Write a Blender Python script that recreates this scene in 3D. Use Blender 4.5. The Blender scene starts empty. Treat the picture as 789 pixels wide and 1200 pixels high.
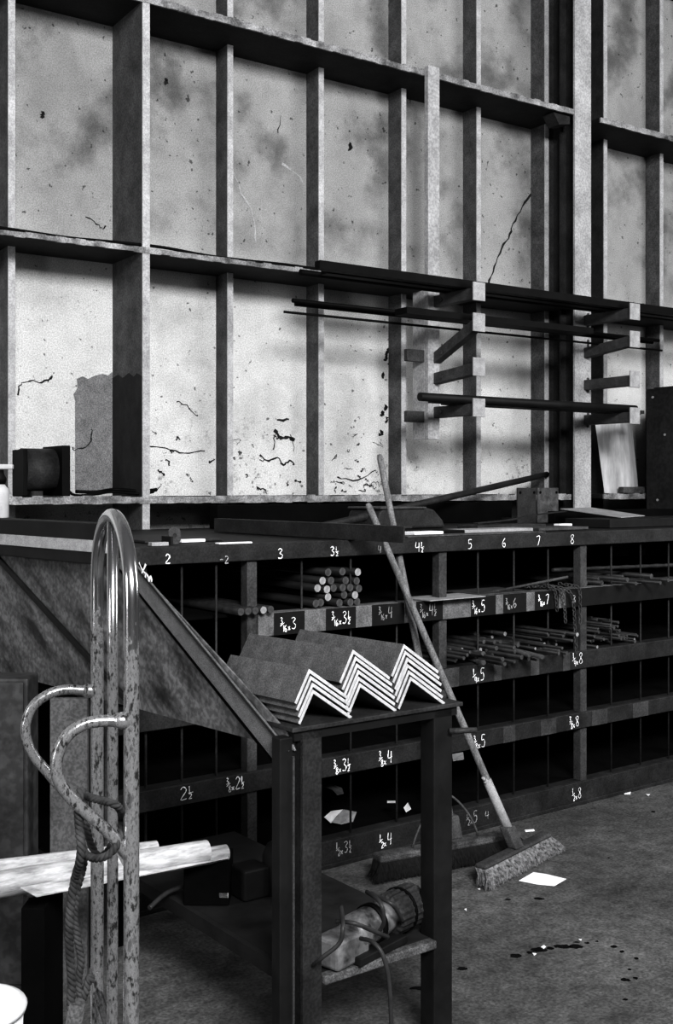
import bpy, math, random
from mathutils import Vector
random.seed(7)
scn = bpy.context.scene
COL = scn.collection
# ------------------------------------------------------------------ view geometry
FPX, CX, HY, H = 1305.0, 394.5, 570.0, 1.5
f2 = (0.5591, 0.8291); r2 = (0.8291, -0.5591)
def cam(r, d, z=0.0):
    """metres right of / in front of the viewpoint -> world"""
    return Vector((f2[0]*d + r2[0]*r, f2[1]*d + r2[1]*r, z))
def at(x, y, d):
    return cam((x-CX)*d/FPX, d, H-(y-HY)*d/FPX)
def dY(x, Y):
    k = (x-CX)/FPX
    return Y/(f2[1]+r2[1]*k)
def onY(x, y, Y): return at(x, y, dY(x, Y))
def onZ(x, y, z): return at(x, y, (H-z)*FPX/(y-HY))
# rack frame: s along the front, b into the rack
ra = math.radians(2.63)
U = Vector((math.cos(ra), math.sin(ra), 0)); PV = Vector((-math.sin(ra), math.cos(ra), 0))
R0 = cam(1.158, 5.262)
def RK(s, b, z): return R0 + U*s + PV*b + Vector((0, 0, z))
def rs(x, b=0.0):
    k = (x-CX)/FPX
    dx, dy = f2[0]+r2[0]*k, f2[1]+r2[1]*k
    # t*(dx,dy) = R0+U*s+PV*b
    ox, oy = R0.x+PV.x*b, R0.y+PV.y*b
    det = dx*(-U.y)+U.x*dy
    t = (ox*(-U.y)+U.x*oy)/det
    s = (t*dx-ox)/U.x
    return s, t
def rz(x, y, b=0.0):
    s, t = rs(x, b)
    return s, H-(y-HY)*t/FPX
# stand frame
KS = 0.945
def zk(z): return 0.0 if z <= .0001 else H-(H-z)*KS
S0 = cam(-0.109*KS, 2.88*KS)
def ST(w, b, z): return S0 + U*(w*KS) + PV*(b*KS) + Vector((0, 0, zk(z)))
def atk(x, y, d): return at(x, y, d*KS)
def camk(r, d, z=0.0): return cam(r*KS, d*KS, zk(z))
# direction of the bin side and of the angle irons
QD = (cam(-0.678, 0.735)).normalized()
def BN(t, n, z):
    N = Vector((QD.y, -QD.x, 0))
    if N.dot(-S0) < 0: N = -N
    return S0 + QD*(t*KS) + N*(n*KS) + Vector((0, 0, zk(z)))
def WL(x, y, z): return Vector((x, y, z))
# ------------------------------------------------------------------ materials
def mat(name, lo, hi, scale=6.0, rough=0.6, metal=0.0, bump=0.0, detail=8, speck=0.0, stretch=None, spec=0.25, rvar=0.0, rot=None):
    m = bpy.data.materials.new(name); m.use_nodes = True
    nt = m.node_tree; n = nt.nodes; l = nt.links
    b = n['Principled BSDF']
    tc = n.new('ShaderNodeTexCoord'); mp = n.new('ShaderNodeMapping')
    l.new(tc.outputs['Object'], mp.inputs[0])
    if rot:
        vr = n.new('ShaderNodeVectorRotate'); vr.inputs['Axis'].default_value = rot[0]; vr.inputs['Angle'].default_value = rot[1]
        l.new(tc.outputs['Object'], vr.inputs['Vector']); l.new(vr.outputs[0], mp.inputs[0])
    if stretch: mp.inputs['Scale'].default_value = stretch
    no = n.new('ShaderNodeTexNoise'); no.inputs['Scale'].default_value = scale; no.inputs['Detail'].default_value = detail
    no.inputs['Roughness'].default_value = 0.65
    l.new(mp.outputs[0], no.inputs['Vector'])
    cr = n.new('ShaderNodeValToRGB'); cr.color_ramp.elements[0].position = 0.33; cr.color_ramp.elements[1].position = 0.67
    cr.color_ramp.elements[0].color = (lo, lo, lo*1.02, 1); cr.color_ramp.elements[1].color = (hi, hi, hi*1.02, 1)
    l.new(no.outputs['Fac'], cr.inputs[0])
    src = cr.outputs[0]
    if speck > 0:
        n2 = n.new('ShaderNodeTexNoise'); n2.inputs['Scale'].default_value = scale*14; n2.inputs['Detail'].default_value = 3
        l.new(tc.outputs['Object'], n2.inputs['Vector'])
        c2 = n.new('ShaderNodeValToRGB'); c2.color_ramp.elements[0].position = 0.42; c2.color_ramp.elements[1].position = 0.58
        a = 1-speck; c2.color_ramp.elements[0].color = (a, a, a, 1); c2.color_ramp.elements[1].color = (1+speck*0.4,)*3+(1,)
        l.new(n2.outputs['Fac'], c2.inputs[0])
        mx = n.new('ShaderNodeMix'); mx.data_type = 'RGBA'; mx.blend_type = 'MULTIPLY'; mx.inputs[0].default_value = 1
        l.new(src, mx.inputs[6]); l.new(c2.outputs[0], mx.inputs[7]); src = mx.outputs[2]
    l.new(src, b.inputs['Base Color'])
    b.inputs['Roughness'].default_value = rough; b.inputs['Metallic'].default_value = metal
    b.inputs['Specular IOR Level'].default_value = spec
    if rvar:
        mr = n.new('ShaderNodeMapRange'); mr.inputs[1].default_value = 0.35; mr.inputs[2].default_value = 0.65
        mr.inputs[3].default_value = rough-rvar; mr.inputs[4].default_value = rough+rvar
        l.new(no.outputs['Fac'], mr.inputs[0]); l.new(mr.outputs[0], b.inputs['Roughness'])
    if bump:
        bp = n.new('ShaderNodeBump'); bp.inputs['Strength'].default_value = bump; bp.inputs['Distance'].default_value = 0.01
        l.new(no.outputs['Fac'], bp.inputs['Height']); l.new(bp.outputs[0], b.inputs['Normal'])
    return m
M = {}
M['steel'] = mat('rack_steel', .014, .04, 9, .62, 0, .15, speck=.3)
M['steel_dark'] = mat('dark_steel', .004, .012, 9, .6, 0, .1, spec=.25)
M['soot_shade'] = mat('shade_black_steel', .0015, .004, 5, .9, spec=.05)  # near-black colour stands in for the shade inside the rack
M['rail_light'] = mat('worn_rail_steel', .035, .095, 14, .6, 0, .1, speck=.3)
M['rail'] = mat('rail_steel', .012, .036, 10, .6, 0, .15, speck=.3)
M['patch'] = mat('dark_paint_patch', .005, .01, 20, .8)
M['chalk'] = mat('white_chalk', .75, .95, 60, .9)
M['chalk_faint'] = mat('faint_chalk', .2, .4, 60, .9)
M['post'] = mat('post_steel', .035, .08, 10, .6, 0, .1, speck=.3)
M['girt'] = mat('shaded_girt', .005, .02, 7, .75, 0, .1, speck=.3)  # body colour kept near black to carry the shade of the underside
M['lip'] = mat('flaking_painted_lip', .06, .40, 9, .75, 0, .3, speck=.3)
M['flange'] = mat('painted_flange', .30, .48, 10, .7, 0, .1, speck=.2)
M['web'] = mat('grimy_stud_web', .05, .12, 8, .7, 0, .1, speck=.35)
M['webdark'] = mat('dark_stud_web', .012, .035, 8, .8, 0, .1, speck=.3)
M['column'] = mat('painted_column', .26, .44, 6, .7, 0, .1, speck=.2)
M['plate'] = mat('bracket_plate', .26, .40, 18, .6, 0, .1, speck=.2)
M['arm'] = mat('bracket_arm_steel', .03, .08, 12, .6, 0, .1, speck=.3)
M['black'] = mat('black_iron', .0015, .004, 12, .6, spec=.1)
M['bar'] = mat('steel_bar', .012, .035, 25, .5, .2, speck=.3)
M['barend'] = mat('cut_bar_end', .2, .4, 40, .5)
M['barend_dull'] = mat('dull_bar_end', .03, .10, 40, .6)
M['angle'] = mat('mill_scale_angle', .06, .12, 20, .55, 0, .08, speck=.35)
M['angle_end'] = mat('fresh_cut_steel', .36, .52, 60, .45)
M['bin'] = mat('stained_bin_sheet', .02, .17, 4.5, .6, 0, .1, speck=.35, stretch=(3.2, 3.2, .9), rot=(Vector((QD.y, -QD.x, 0)), math.radians(60)))
M['bin_light'] = mat('grey_channel_flange', .3, .45, 30, .6, speck=.3)
M['bin_edge'] = mat('bin_edge_angle', .10, .15, 30, .5, speck=.35)
M['wood'] = mat('weathered_handle', .10, .24, 12, .65, 0, .1, stretch=(4, 4, .6), speck=.3)
M['wood_dark'] = mat('old_dark_wood', .006, .018, 8, .8, 0, .2)
M['wood_light'] = mat('pale_wood', .03, .14, 14, .75, 0, .15, speck=.4)
M['paper'] = mat('white_paper', .78, .92, 6, .8)
M['paper_roll'] = mat('drawing_paper', .2, .62, 9, .7, stretch=(1.2, 6, 6))
M['bristle'] = mat('broom_bristle', .012, .34, 70, .8)
M['bristle_dark'] = mat('dark_broom_bristle', .003, .012, 70, .85)
M['rope'] = mat('dirty_rope', .015, .06, 40, .85, 0, .3)
M['rubber'] = mat('cable_rubber', .02, .04, 20, .45)
M['motor'] = mat('motor_casting', .02, .30, 14, .38, .3, .2)
M['board'] = mat('grey_board', .06, .12, 8, .7, speck=.3)
M['cab'] = mat('grey_cabinet_sheet', .012, .03, 3, .6, speck=.3)
M['bottle'] = mat('bottle_plastic', .35, .5, 9, .5)
M['cab2'] = mat('grey_side_sheet', .015, .07, 2.5, .6, speck=.3)
M['rail316'] = mat('bare_rail_steel', .09, .22, 14, .6, 0, .1, speck=.3)
M['white'] = mat('white_plastic', .8, .9, 3, .4)
M['tin'] = mat('dull_sheet_metal', .25, .7, 3, .5, .0, stretch=(3, 3, .5))
M['zinc'] = mat('mottled_plate', .03, .13, 22, .5, .2, speck=.4)

# worn chrome of the hand truck
def chrome():
    m = bpy.data.materials.new('worn_chrome'); m.use_nodes = True
    n = m.node_tree.nodes; l = m.node_tree.links; b = n['Principled BSDF']
    tc = n.new('ShaderNodeTexCoord')
    no = n.new('ShaderNodeTexNoise'); no.inputs['Scale'].default_value = 95; no.inputs['Detail'].default_value = 8; no.inputs['Roughness'].default_value = .7
    mpp = n.new('ShaderNodeMapping'); mpp.inputs['Scale'].default_value = (1, 1, .45); l.new(tc.outputs['Object'], mpp.inputs[0]); l.new(mpp.outputs[0], no.inputs['Vector'])
    sep = n.new('ShaderNodeSeparateXYZ'); l.new(tc.outputs['Object'], sep.inputs[0])
    # paint worn to bare metal where hands hold the top
    mr = n.new('ShaderNodeMapRange'); mr.inputs[1].default_value = 1.22; mr.inputs[2].default_value = 1.36
    mr.inputs[3].default_value = 0.0; mr.inputs[4].default_value = 0.45
    l.new(sep.outputs['Z'], mr.inputs[0])
    ad = n.new('ShaderNodeMath'); ad.operation = 'ADD'; l.new(no.outputs['Fac'], ad.inputs[0]); l.new(mr.outputs[0], ad.inputs[1])
    cr = n.new('ShaderNodeValToRGB'); cr.color_ramp.elements[0].position = .40; cr.color_ramp.elements[1].position = .60
    l.new(ad.outputs[0], cr.inputs[0])
    mx = n.new('ShaderNodeMix'); mx.data_type = 'RGBA'; l.new(cr.outputs[0], mx.inputs[0])
    mx.inputs[6].default_value = (.02, .02, .02, 1); mx.inputs[7].default_value = (.5, .5, .51, 1)
    l.new(mx.outputs[2], b.inputs['Base Color'])
    m2 = n.new('ShaderNodeMapRange'); m2.inputs[3].default_value = .0; m2.inputs[4].default_value = .97
    l.new(cr.outputs[0], m2.inputs[0]); l.new(m2.outputs[0], b.inputs['Metallic'])
    m3 = n.new('ShaderNodeMapRange'); m3.inputs[1].default_value = 1.2; m3.inputs[2].default_value = 1.38; m3.inputs[3].default_value = .27; m3.inputs[4].default_value = .2
    l.new(sep.outputs['Z'], m3.inputs[0]); l.new(m3.outputs[0], b.inputs['Roughness'])
    return m
M['chrome'] = chrome()

def wall_mat():
    m = bpy.data.materials.new('sooty_shaded_plaster'); m.use_nodes = True
    n = m.node_tree.nodes; l = m.node_tree.links; b = n['Principled BSDF']
    tc = n.new('ShaderNodeTexCoord'); sep = n.new('ShaderNodeSeparateXYZ'); l.new(tc.outputs['Object'], sep.inputs[0])
    def noise(s, d=6, r=.6, st=None):
        o = n.new('ShaderNodeTexNoise'); o.inputs['Scale'].default_value = s; o.inputs['Detail'].default_value = d; o.inputs['Roughness'].default_value = r
        if st:
            mp = n.new('ShaderNodeMapping'); mp.inputs['Scale'].default_value = st; l.new(tc.outputs['Object'], mp.inputs[0]); l.new(mp.outputs[0], o.inputs['Vector'])
        else: l.new(tc.outputs['Object'], o.inputs['Vector'])
        return o.outputs['Fac']
    def ramp(src, p0, v0, p1, v1):
        c = n.new('ShaderNodeMapRange'); c.interpolation_type = 'SMOOTHSTEP'
        c.inputs[1].default_value = p0; c.inputs[2].default_value = p1; c.inputs[3].default_value = v0; c.inputs[4].default_value = v1
        l.new(src, c.inputs[0]); return c.outputs[0]
    def mul(a, c, op='MULTIPLY'):
        o = n.new('ShaderNodeMath'); o.operation = op
        for i, q in enumerate((a, c)):
            if isinstance(q, (int, float)): o.inputs[i].default_value = q
            else: l.new(q, o.inputs[i])
        return o.outputs[0]
    Z = sep.outputs['Z']
    base = ramp(noise(1.6, 5, .6, (1.0, 1, .8)), .32, .50, .50, .62)
    grain = ramp(noise(150, 3, .6), .36, .74, .62, 1.08)
    mid = ramp(noise(9, 6, .7), .3, .9, .6, 1.02)
    soot_shade = mul(1.0, mul(ramp(Z, 2.6, 0, 3.2, 1), ramp(noise(2.3, 5, .55), .46, 0.0, .68, .62)), 'SUBTRACT')
    top_shade = ramp(Z, 2.3, 1.0, 3.1, .54)  # upper wall darkened in colour, in place of light falling off with height
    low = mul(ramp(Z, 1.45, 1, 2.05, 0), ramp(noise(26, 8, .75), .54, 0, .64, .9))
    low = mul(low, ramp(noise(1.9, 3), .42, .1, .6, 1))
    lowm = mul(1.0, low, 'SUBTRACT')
    sill_shade = ramp(Z, 1.30, .55, 1.5, 1.0)  # shade below the sill painted into the wall colour
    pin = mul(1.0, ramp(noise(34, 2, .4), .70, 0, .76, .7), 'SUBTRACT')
    v = mul(mul(mul(base, grain), mul(mid, soot_shade)), mul(mul(top_shade, lowm), mul(pin, sill_shade)))
    cb = n.new('ShaderNodeCombineColor'); l.new(v, cb.inputs[0]); l.new(v, cb.inputs[1]); l.new(v, cb.inputs[2])
    l.new(cb.outputs[0], b.inputs['Base Color']); b.inputs['Roughness'].default_value = .9
    b.inputs['Specular IOR Level'].default_value = .2
    bp = n.new('ShaderNodeBump'); bp.inputs['Strength'].default_value = .2; bp.inputs['Distance'].default_value = .004
    l.new(mid, bp.inputs['Height']); l.new(bp.outputs[0], b.inputs['Normal'])
    return m
M['wall'] = wall_mat()
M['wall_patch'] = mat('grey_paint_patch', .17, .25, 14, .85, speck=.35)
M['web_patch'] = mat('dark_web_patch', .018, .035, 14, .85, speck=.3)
M['crack'] = mat('crack_dark', .01, .02, 14, .95)

def floor_mat():
    m = bpy.data.materials.new('oily_concrete'); m.use_nodes = True
    n = m.node_tree.nodes; l = m.node_tree.links; b = n['Principled BSDF']
    tc = n.new('ShaderNodeTexCoord')
    def noise(s, d, r=.6):
        o = n.new('ShaderNodeTexNoise'); o.inputs['Scale'].default_value = s; o.inputs['Detail'].default_value = d; o.inputs['Roughness'].default_value = r
        l.new(tc.outputs['Object'], o.inputs['Vector']); return o.outputs['Fac']
    def ramp(src, p0, v0, p1, v1):
        c = n.new('ShaderNodeMapRange'); c.inputs[1].default_value = p0; c.inputs[2].default_value = p1; c.inputs[3].default_value = v0; c.inputs[4].default_value = v1
        l.new(src, c.inputs[0]); return c.outputs[0]
    def mul(a, c):
        o = n.new('ShaderNodeMath'); o.operation = 'MULTIPLY'; l.new(a, o.inputs[0]); l.new(c, o.inputs[1]); return o.outputs[0]
    v = mul(mul(ramp(noise(1.3, 8, .65), .33, .045, .66, .13), ramp(noise(16, 8, .75), .34, .55, .62, 1.3)), ramp(noise(90, 4, .6), .36, .62, .62, 1.3))
    cb = n.new('ShaderNodeCombineColor')
    for i in range(3): l.new(v, cb.inputs[i])
    l.new(cb.outputs[0], b.inputs['Base Color']); b.inputs['Roughness'].default_value = .72; b.inputs['Specular IOR Level'].default_value = .3
    bp = n.new('ShaderNodeBump'); bp.inputs['Strength'].default_value = .35; bp.inputs['Distance'].default_value = .01
    l.new(noise(30, 6, .7), bp.inputs['Height']); l.new(bp.outputs[0], b.inputs['Normal'])
    return m
M['floor'] = floor_mat()
M['oil'] = mat('wet_oil_spot', .003, .006, 14, .25)
# ------------------------------------------------------------------ mesh builder
class MB:
    def __init__(s): s.v = []; s.f = []; s.m = []
    def face(s, idx, mi=0): s.f.append(tuple(idx)); s.m.append(mi)
    def hexa(s, p, mi=0):
        o = len(s.v); s.v += [Vector(q) for q in p]
        for q in ((0,3,2,1),(4,5,6,7),(0,1,5,4),(1,2,6,5),(2,3,7,6),(3,0,4,7)): s.face([o+i for i in q], mi)
        return s
    def box(s, F, a0, a1, b0, b1, z0, z1, mi=0):
        return s.hexa([F(a0,b0,z0),F(a1,b0,z0),F(a1,b1,z0),F(a0,b1,z0),F(a0,b0,z1),F(a1,b0,z1),F(a1,b1,z1),F(a0,b1,z1)], mi)
    def prism(s, pts, off, mi=0, capmi=None):
        o = len(s.v); n = len(pts); off = Vector(off)
        s.v += [Vector(p) for p in pts] + [Vector(p)+off for p in pts]
        c = mi if capmi is None else capmi
        s.face(range(o, o+n), c); s.face(range(o+2*n-1, o+n-1, -1), c)
        for i in range(n):
            j = (i+1) % n; s.face([o+i, o+n+i, o+n+j, o+j], mi)
        return s
    def tube(s, pts, r, n=10, caps=True, mi=0, capmi=None, closed=False):
        pts = [Vector(p) for p in pts]; o = len(s.v); N = len(pts)
        up = None
        for i, p in enumerate(pts):
            if closed: t = pts[(i+1) % N]-pts[i-1]
            else: t = pts[min(i+1, N-1)]-pts[max(i-1, 0)]
            t.normalize()
            if up is None:
                up = Vector((0, 0, 1)) if abs(t.z) < .9 else Vector((1, 0, 0))
            a = t.cross(up); 
            if a.length < 1e-6: a = t.orthogonal()
            a.normalize(); c = a.cross(t).normalized(); up = c
            rr = r[i] if isinstance(r, (list, tuple)) else r
            for k in range(n):
                th = 2*math.pi*k/n
                s.v.append(p+a*(rr*math.cos(th))+c*(rr*math.sin(th)))
        for i in range(N if closed else N-1):
            i2 = (i+1) % N
            for k in range(n):
                k2 = (k+1) % n
                s.face([o+i*n+k, o+i*n+k2, o+i2*n+k2, o+i2*n+k], mi)
        if caps and not closed:
            c = mi if capmi is None else capmi
            s.face([o+k for k in range(n-1, -1, -1)], c); s.face([o+(N-1)*n+k for k in range(n)], c)
        return s
    def lathe(s, c, axis, prof, n=20, mi=0, flute=0):
        """prof: list of (distance along axis, radius)"""
        axis = Vector(axis).normalized(); a = axis.orthogonal().normalized(); b = axis.cross(a); o = len(s.v); c = Vector(c)
        for (h, r) in prof:
            for k in range(n):
                th = 2*math.pi*k/n; q = r*(1+flute*(k % 2))
                s.v.append(c+axis*h+a*(q*math.cos(th))+b*(q*math.sin(th)))
        for i in range(len(prof)-1):
            for k in range(n):
                k2 = (k+1) % n; s.face([o+i*n+k, o+i*n+k2, o+(i+1)*n+k2, o+(i+1)*n+k], mi)
        s.face([o+k for k in range(n-1, -1, -1)], mi); s.face([o+(len(prof)-1)*n+k for k in range(n)], mi)
        return s
    def build(s, name, mats, parent=None, smooth=False, bevel=0, origin=None):
        if not isinstance(mats, (list, tuple)): mats = [mats]
        if parent is not None:
            loc = Vector(parent['_w']) if '_w' in parent else Vector((0, 0, 0)); org = loc
        elif origin is not None: org = Vector(origin)
        else:
            xs = [p.x for p in s.v]; ys = [p.y for p in s.v]; zs = [p.z for p in s.v]
            org = Vector(((min(xs)+max(xs))/2, (min(ys)+max(ys))/2, min(zs)))
        me = bpy.data.meshes.new(name); me.from_pydata([p-org for p in s.v], [], s.f)
        for m in mats: me.materials.append(m)
        me.polygons.foreach_set('material_index', s.m)
        if smooth: me.polygons.foreach_set('use_smooth', [len(p.vertices) == 4 for p in me.polygons])
        me.update()
        import bmesh
        bm = bmesh.new(); bm.from_mesh(me); bmesh.ops.recalc_face_normals(bm, faces=bm.faces); bm.to_mesh(me); bm.free()
        o = bpy.data.objects.new(name, me); COL.objects.link(o)
        if parent is not None: o.parent = parent
        else: o.location = org
        o['_w'] = tuple(org)
        if bevel:
            b = o.modifiers.new('bevel', 'BEVEL'); b.width = bevel; b.segments = 2; b.limit_method = 'ANGLE'
        return o
def tag(o, label=None, cat=None, group=None, kind=None):
    if label: o['label'] = label
    if cat: o['category'] = cat
    if group: o['group'] = group
    if kind: o['kind'] = kind
    return o
def thing(name, label, cat, loc, group=None):
    o = bpy.data.objects.new(name, None); COL.objects.link(o); o.location = loc; o['_w'] = tuple(loc); o.empty_display_size = .1
    return tag(o, label, cat, group)
def struct(name, mb, m, label=None, bevel=0, parent=None):
    o = mb.build(name, m, parent=parent, origin=(0, 0, 0), bevel=bevel) if parent is None else mb.build(name, m, parent)
    if parent is None: o['kind'] = 'structure'; o['label'] = label or name.replace('_', ' ')
    return o
def arc(p0, p1, p2, n=10):
    """quadratic curve"""
    p0, p1, p2 = Vector(p0), Vector(p1), Vector(p2)
    return [p0*(1-t)**2+p1*2*t*(1-t)+p2*t*t for t in [i/n for i in range(n+1)]]
def spline(P, n=8):
    P = [Vector(p) for p in P]; out = []
    for i in range(len(P)-1):
        a = P[max(i-1, 0)]; b = P[i]; c = P[i+1]; d = P[min(i+2, len(P)-1)]
        for k in range(n):
            t = k/n
            out.append(.5*((2*b)+(c-a)*t+(2*a-5*b+4*c-d)*t*t+(3*b-a-3*c+d)*t**3))
    out.append(P[-1]); return out
def ribbon(mb, pts, w, nrm, mi=0, taper=False):
    """flat strip along a polyline, lying in the plane with normal nrm"""
    pts = [Vector(p) for p in pts]; nrm = Vector(nrm); o = len(mb.v)
    for i, p in enumerate(pts):
        t = (pts[min(i+1, len(pts)-1)]-pts[max(i-1, 0)]).normalized(); a = t.cross(nrm).normalized()
        q = w*(random.uniform(.4, 1.3) if taper else 1)/2
        mb.v += [p+a*q, p-a*q]
    for i in range(len(pts)-1): mb.face([o+2*i, o+2*i+1, o+2*i+3, o+2*i+2], mi)
# ------------------------------------------------------------------ setting: floor and framed wall
YW, YS, YG = 5.60, 5.47, 5.22
mb = MB(); mb.box(WL, -6, 14, -6, YW+.12, -.1, 0)
def spots(mb, pts, mi):
    for (x, y, rx, ry) in pts:
        c = onZ(x, y, .0012); o = len(mb.v); n = 12
        for k in range(n):
            th = 2*math.pi*k/n; q = random.uniform(.75, 1.2)
            mb.v.append(c+cam(rx*q*math.cos(th), ry*q*math.sin(th), 0))
        mb.face(range(o, o+n), mi)
sp = [(605,1120,.022,.018),(622,1116,.012,.01),(633,1113,.03,.02),(645,1111,.012,.012),(659,1109,.03,.016),(675,1109,.022,.018),(688,1105,.008,.008),(720,1109,.012,.01),
      (729,1115,.008,.01),(746,1123,.007,.008),(738,1136,.007,.008),(733,1148,.016,.012),(745,1146,.008,.01),(632,1053,.02,.01),(596,1054,.012,.008),(543,1135,.018,.012),(492,1158,.03,.012),(520,1156,.018,.01),
      (700,1103,.006,.006),(676,1104,.01,.006),(766,951,.01,.012),(714,1005,.006,.006),(733,1171,.008,.006)]
spots(mb, sp, 1)
struct('floor', mb, [M['floor'], M['oil']], 'oily dark concrete floor')

mb = MB(); mb.box(WL, -4, 12, YW, YW+.1, 0, 6.2)
WN = (0, -1, 0)
def wcrack(px, w, Y=YW, mi=1):
    P = [onY(x, y, Y-.002) for x, y in px]; P = spline(P, 4)
    P = [p+Vector((random.uniform(-.006, .006), 0, random.uniform(-.006, .006))) for p in P]
    ribbon(mb, P, w, WN, mi, True)
wcrack([(624,226),(612,243),(602,262),(598,275),(588,292),(580,312),(573,332)], .014)
wcrack([(20,462),(24,450),(36,446),(50,448),(62,441),(55,447)], .008)
wcrack([(322,505),(330,513),(340,512),(345,516)], .02); wcrack([(304,532),(312,540),(325,536),(332,545),(340,540),(345,545)], .012)
wcrack([(322,510),(321,528)], .008); wcrack([(341,510),(345,528)], .006); wcrack([(325,493),(338,491)], .012)
wcrack([(175,522),(195,525),(215,532),(240,528)], .007); wcrack([(208,470),(222,478),(232,488)], .006)
wcrack([(108,503),(107,515),(101,524),(88,527),(84,524)], .008); wcrack([(100,253),(113,262),(121,268),(124,264)], .006)
wcrack([(330,135),(325,155)], .005); wcrack([(395,560),(420,562),(440,550)], .008)
wcrack([(270,190),(283,225),(296,250),(300,285)], .008, mi=3); wcrack([(330,192),(350,205),(356,215)], .012, mi=3)
for k in range(46):   # spatter and flaked plaster
    x = random.choice([random.uniform(385, 450), random.uniform(176, 248), random.uniform(275, 358), random.uniform(385, 450)])
    y = 575-abs(random.gauss(0, 32)) if x > 380 else 575-abs(random.gauss(0, 45)); L = random.uniform(2, 7)
    wcrack([(x, y), (x+L*random.uniform(-1, 1), y+L*random.uniform(-1, 1)), (x+L*random.uniform(-1.5, 1.5), y+L*random.uniform(-1, 1))], random.uniform(.003, .010))
for (x, y) in [(194,95),(410,172),(50,134),(454,412),(452,420),(457,425),(449,440),(452,478),(448,485),(453,492),(446,508)]:
    wcrack([(x, y-3), (x+1, y), (x-1, y+3)], .022)
# grey patch of paint with a torn upper edge
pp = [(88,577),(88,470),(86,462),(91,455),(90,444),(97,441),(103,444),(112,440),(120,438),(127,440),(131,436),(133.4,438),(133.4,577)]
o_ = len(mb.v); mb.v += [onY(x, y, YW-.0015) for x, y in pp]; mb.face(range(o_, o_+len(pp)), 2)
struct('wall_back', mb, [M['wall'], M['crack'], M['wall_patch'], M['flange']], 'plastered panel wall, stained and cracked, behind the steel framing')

tn = [0]
def trim(mb, m, label, bevel=0):
    tn[0] += 1; return struct('trim_%d' % tn[0], mb, m, label, bevel)
for i, x in enumerate([-121, 9, 266, 373, 470, 558, 638, 707, 773, 836, 893]):
    X = onY(x, 500, YS).x
    mb = MB(); mb.box(WL, X, X+.008, YS, YW-.001, .0, 6.2, 1); mb.box(WL, X, X+.036, YS-.008, YS, .0, 6.2, 0)
    trim(mb, [M['flange'], M['webdark'] if x == 707 else M['web']], 'narrow steel wall stud with a light front edge', .001)  # stud beside the column: its shadow is painted as a darker web
# deep frame stud
X = onY(166.4, 500, YG).x; XB = X
mb = MB(); mb.box(WL, X, X+.01, YG, YW-.001, 0, 6.2, 1); mb.box(WL, X, X+.04, YG-.008, YG, 0, 6.2, 0)
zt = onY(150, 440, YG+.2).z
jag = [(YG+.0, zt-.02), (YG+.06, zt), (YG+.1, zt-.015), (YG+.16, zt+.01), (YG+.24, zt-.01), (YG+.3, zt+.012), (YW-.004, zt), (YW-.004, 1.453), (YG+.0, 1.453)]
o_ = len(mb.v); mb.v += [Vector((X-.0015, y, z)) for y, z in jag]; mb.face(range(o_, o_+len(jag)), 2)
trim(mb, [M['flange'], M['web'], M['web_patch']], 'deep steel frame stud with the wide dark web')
# column at the right
Xa, Xb = onY(672, 500, YG).x, onY(691, 500, YG).x
mb = MB(); mb.box(WL, Xa, Xb, YG-.015, YG, 0, 6.2, 0); mb.box(WL, (Xa+Xb)/2-.008, (Xa+Xb)/2+.008, YG, YS, 0, 6.2, 1)
mb.box(WL, Xa, Xb, YS, YS+.015, 0, 6.2, 1); mb.box(WL, Xa+.02, (Xa+Xb)/2-.008, YG+.13, YG+.145, 0, 6.2, 1)
trim(mb, [M['column'], M['webdark']], 'heavy painted steel column on the right of the wall')
# girts
XR = onY(690, 130, YG).x; XR2 = onY(703, 140, YG).x
def girt(x0, x1, z0, z1, label, yf=YG):
    mb = MB(); mb.box(WL, x0, x1, yf, YW-.002, z0+.006, z1-.004, 0)
    # lip with a chipped edge
    n = int((x1-x0)/.05)
    for k in range(n):
        a = x0+(x1-x0)*k/n; b = x0+(x1-x0)*(k+1)/n
        mb.box(WL, a, b, yf-.012, yf, z0+random.uniform(-.002, .003), z1+random.uniform(-.006, .003), 1)
    trim(mb, [M['girt'], M['lip']], label)
girt(-4, XR, 3.948, 3.986, 'upper horizontal girt with a chipped pale lip')
girt(XR2, 12, 3.946, 3.984, 'upper girt right of the heavy column')
girt(-4, 12, 5.19, 5.23, 'topmost girt')
girt(-4, XR, 2.681, 2.708, 'middle horizontal girt with cables along it')
girt(XR2, 12, 2.681, 2.708, 'middle girt right of the heavy column')
girt(-4, Xa-.03, 1.413, 1.452, 'dusty sill ledge below the wall panels')
girt(XR2+.03, 12, 1.413, 1.452, 'sill ledge right of the heavy column')
mb = MB(); mb.prism([Vector((Xa-.02, YG+.01, 3.94)), Vector((Xa-.02, YG+.01, 3.89)), Vector((Xa-.12, YG+.01, 3.87)), Vector((Xa-.17, YG+.01, 3.94))], (0, .1, 0))
trim(mb, M['webdark'], 'gusset under the upper girt beside the column')
# cables lying along the middle girt
for k, (za, ya) in enumerate([(2.722, YG+.03), (2.716, YG+.10)]):
    mb = MB(); P = [Vector((onY(-40, 300, YG).x+i*.25, ya+.02*math.sin(i*1.3+k), za+.004*math.sin(i*2.1+k))) for i in range(12)]
    mb.tube(spline(P, 4), .008, 6)
    o = mb.build('electric_cable', M['black'], smooth=True); tag(o, ['thin black cable lying along the lip of the middle girt', 'thin black cable lying further back on the middle girt'][k], 'cable')
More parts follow.
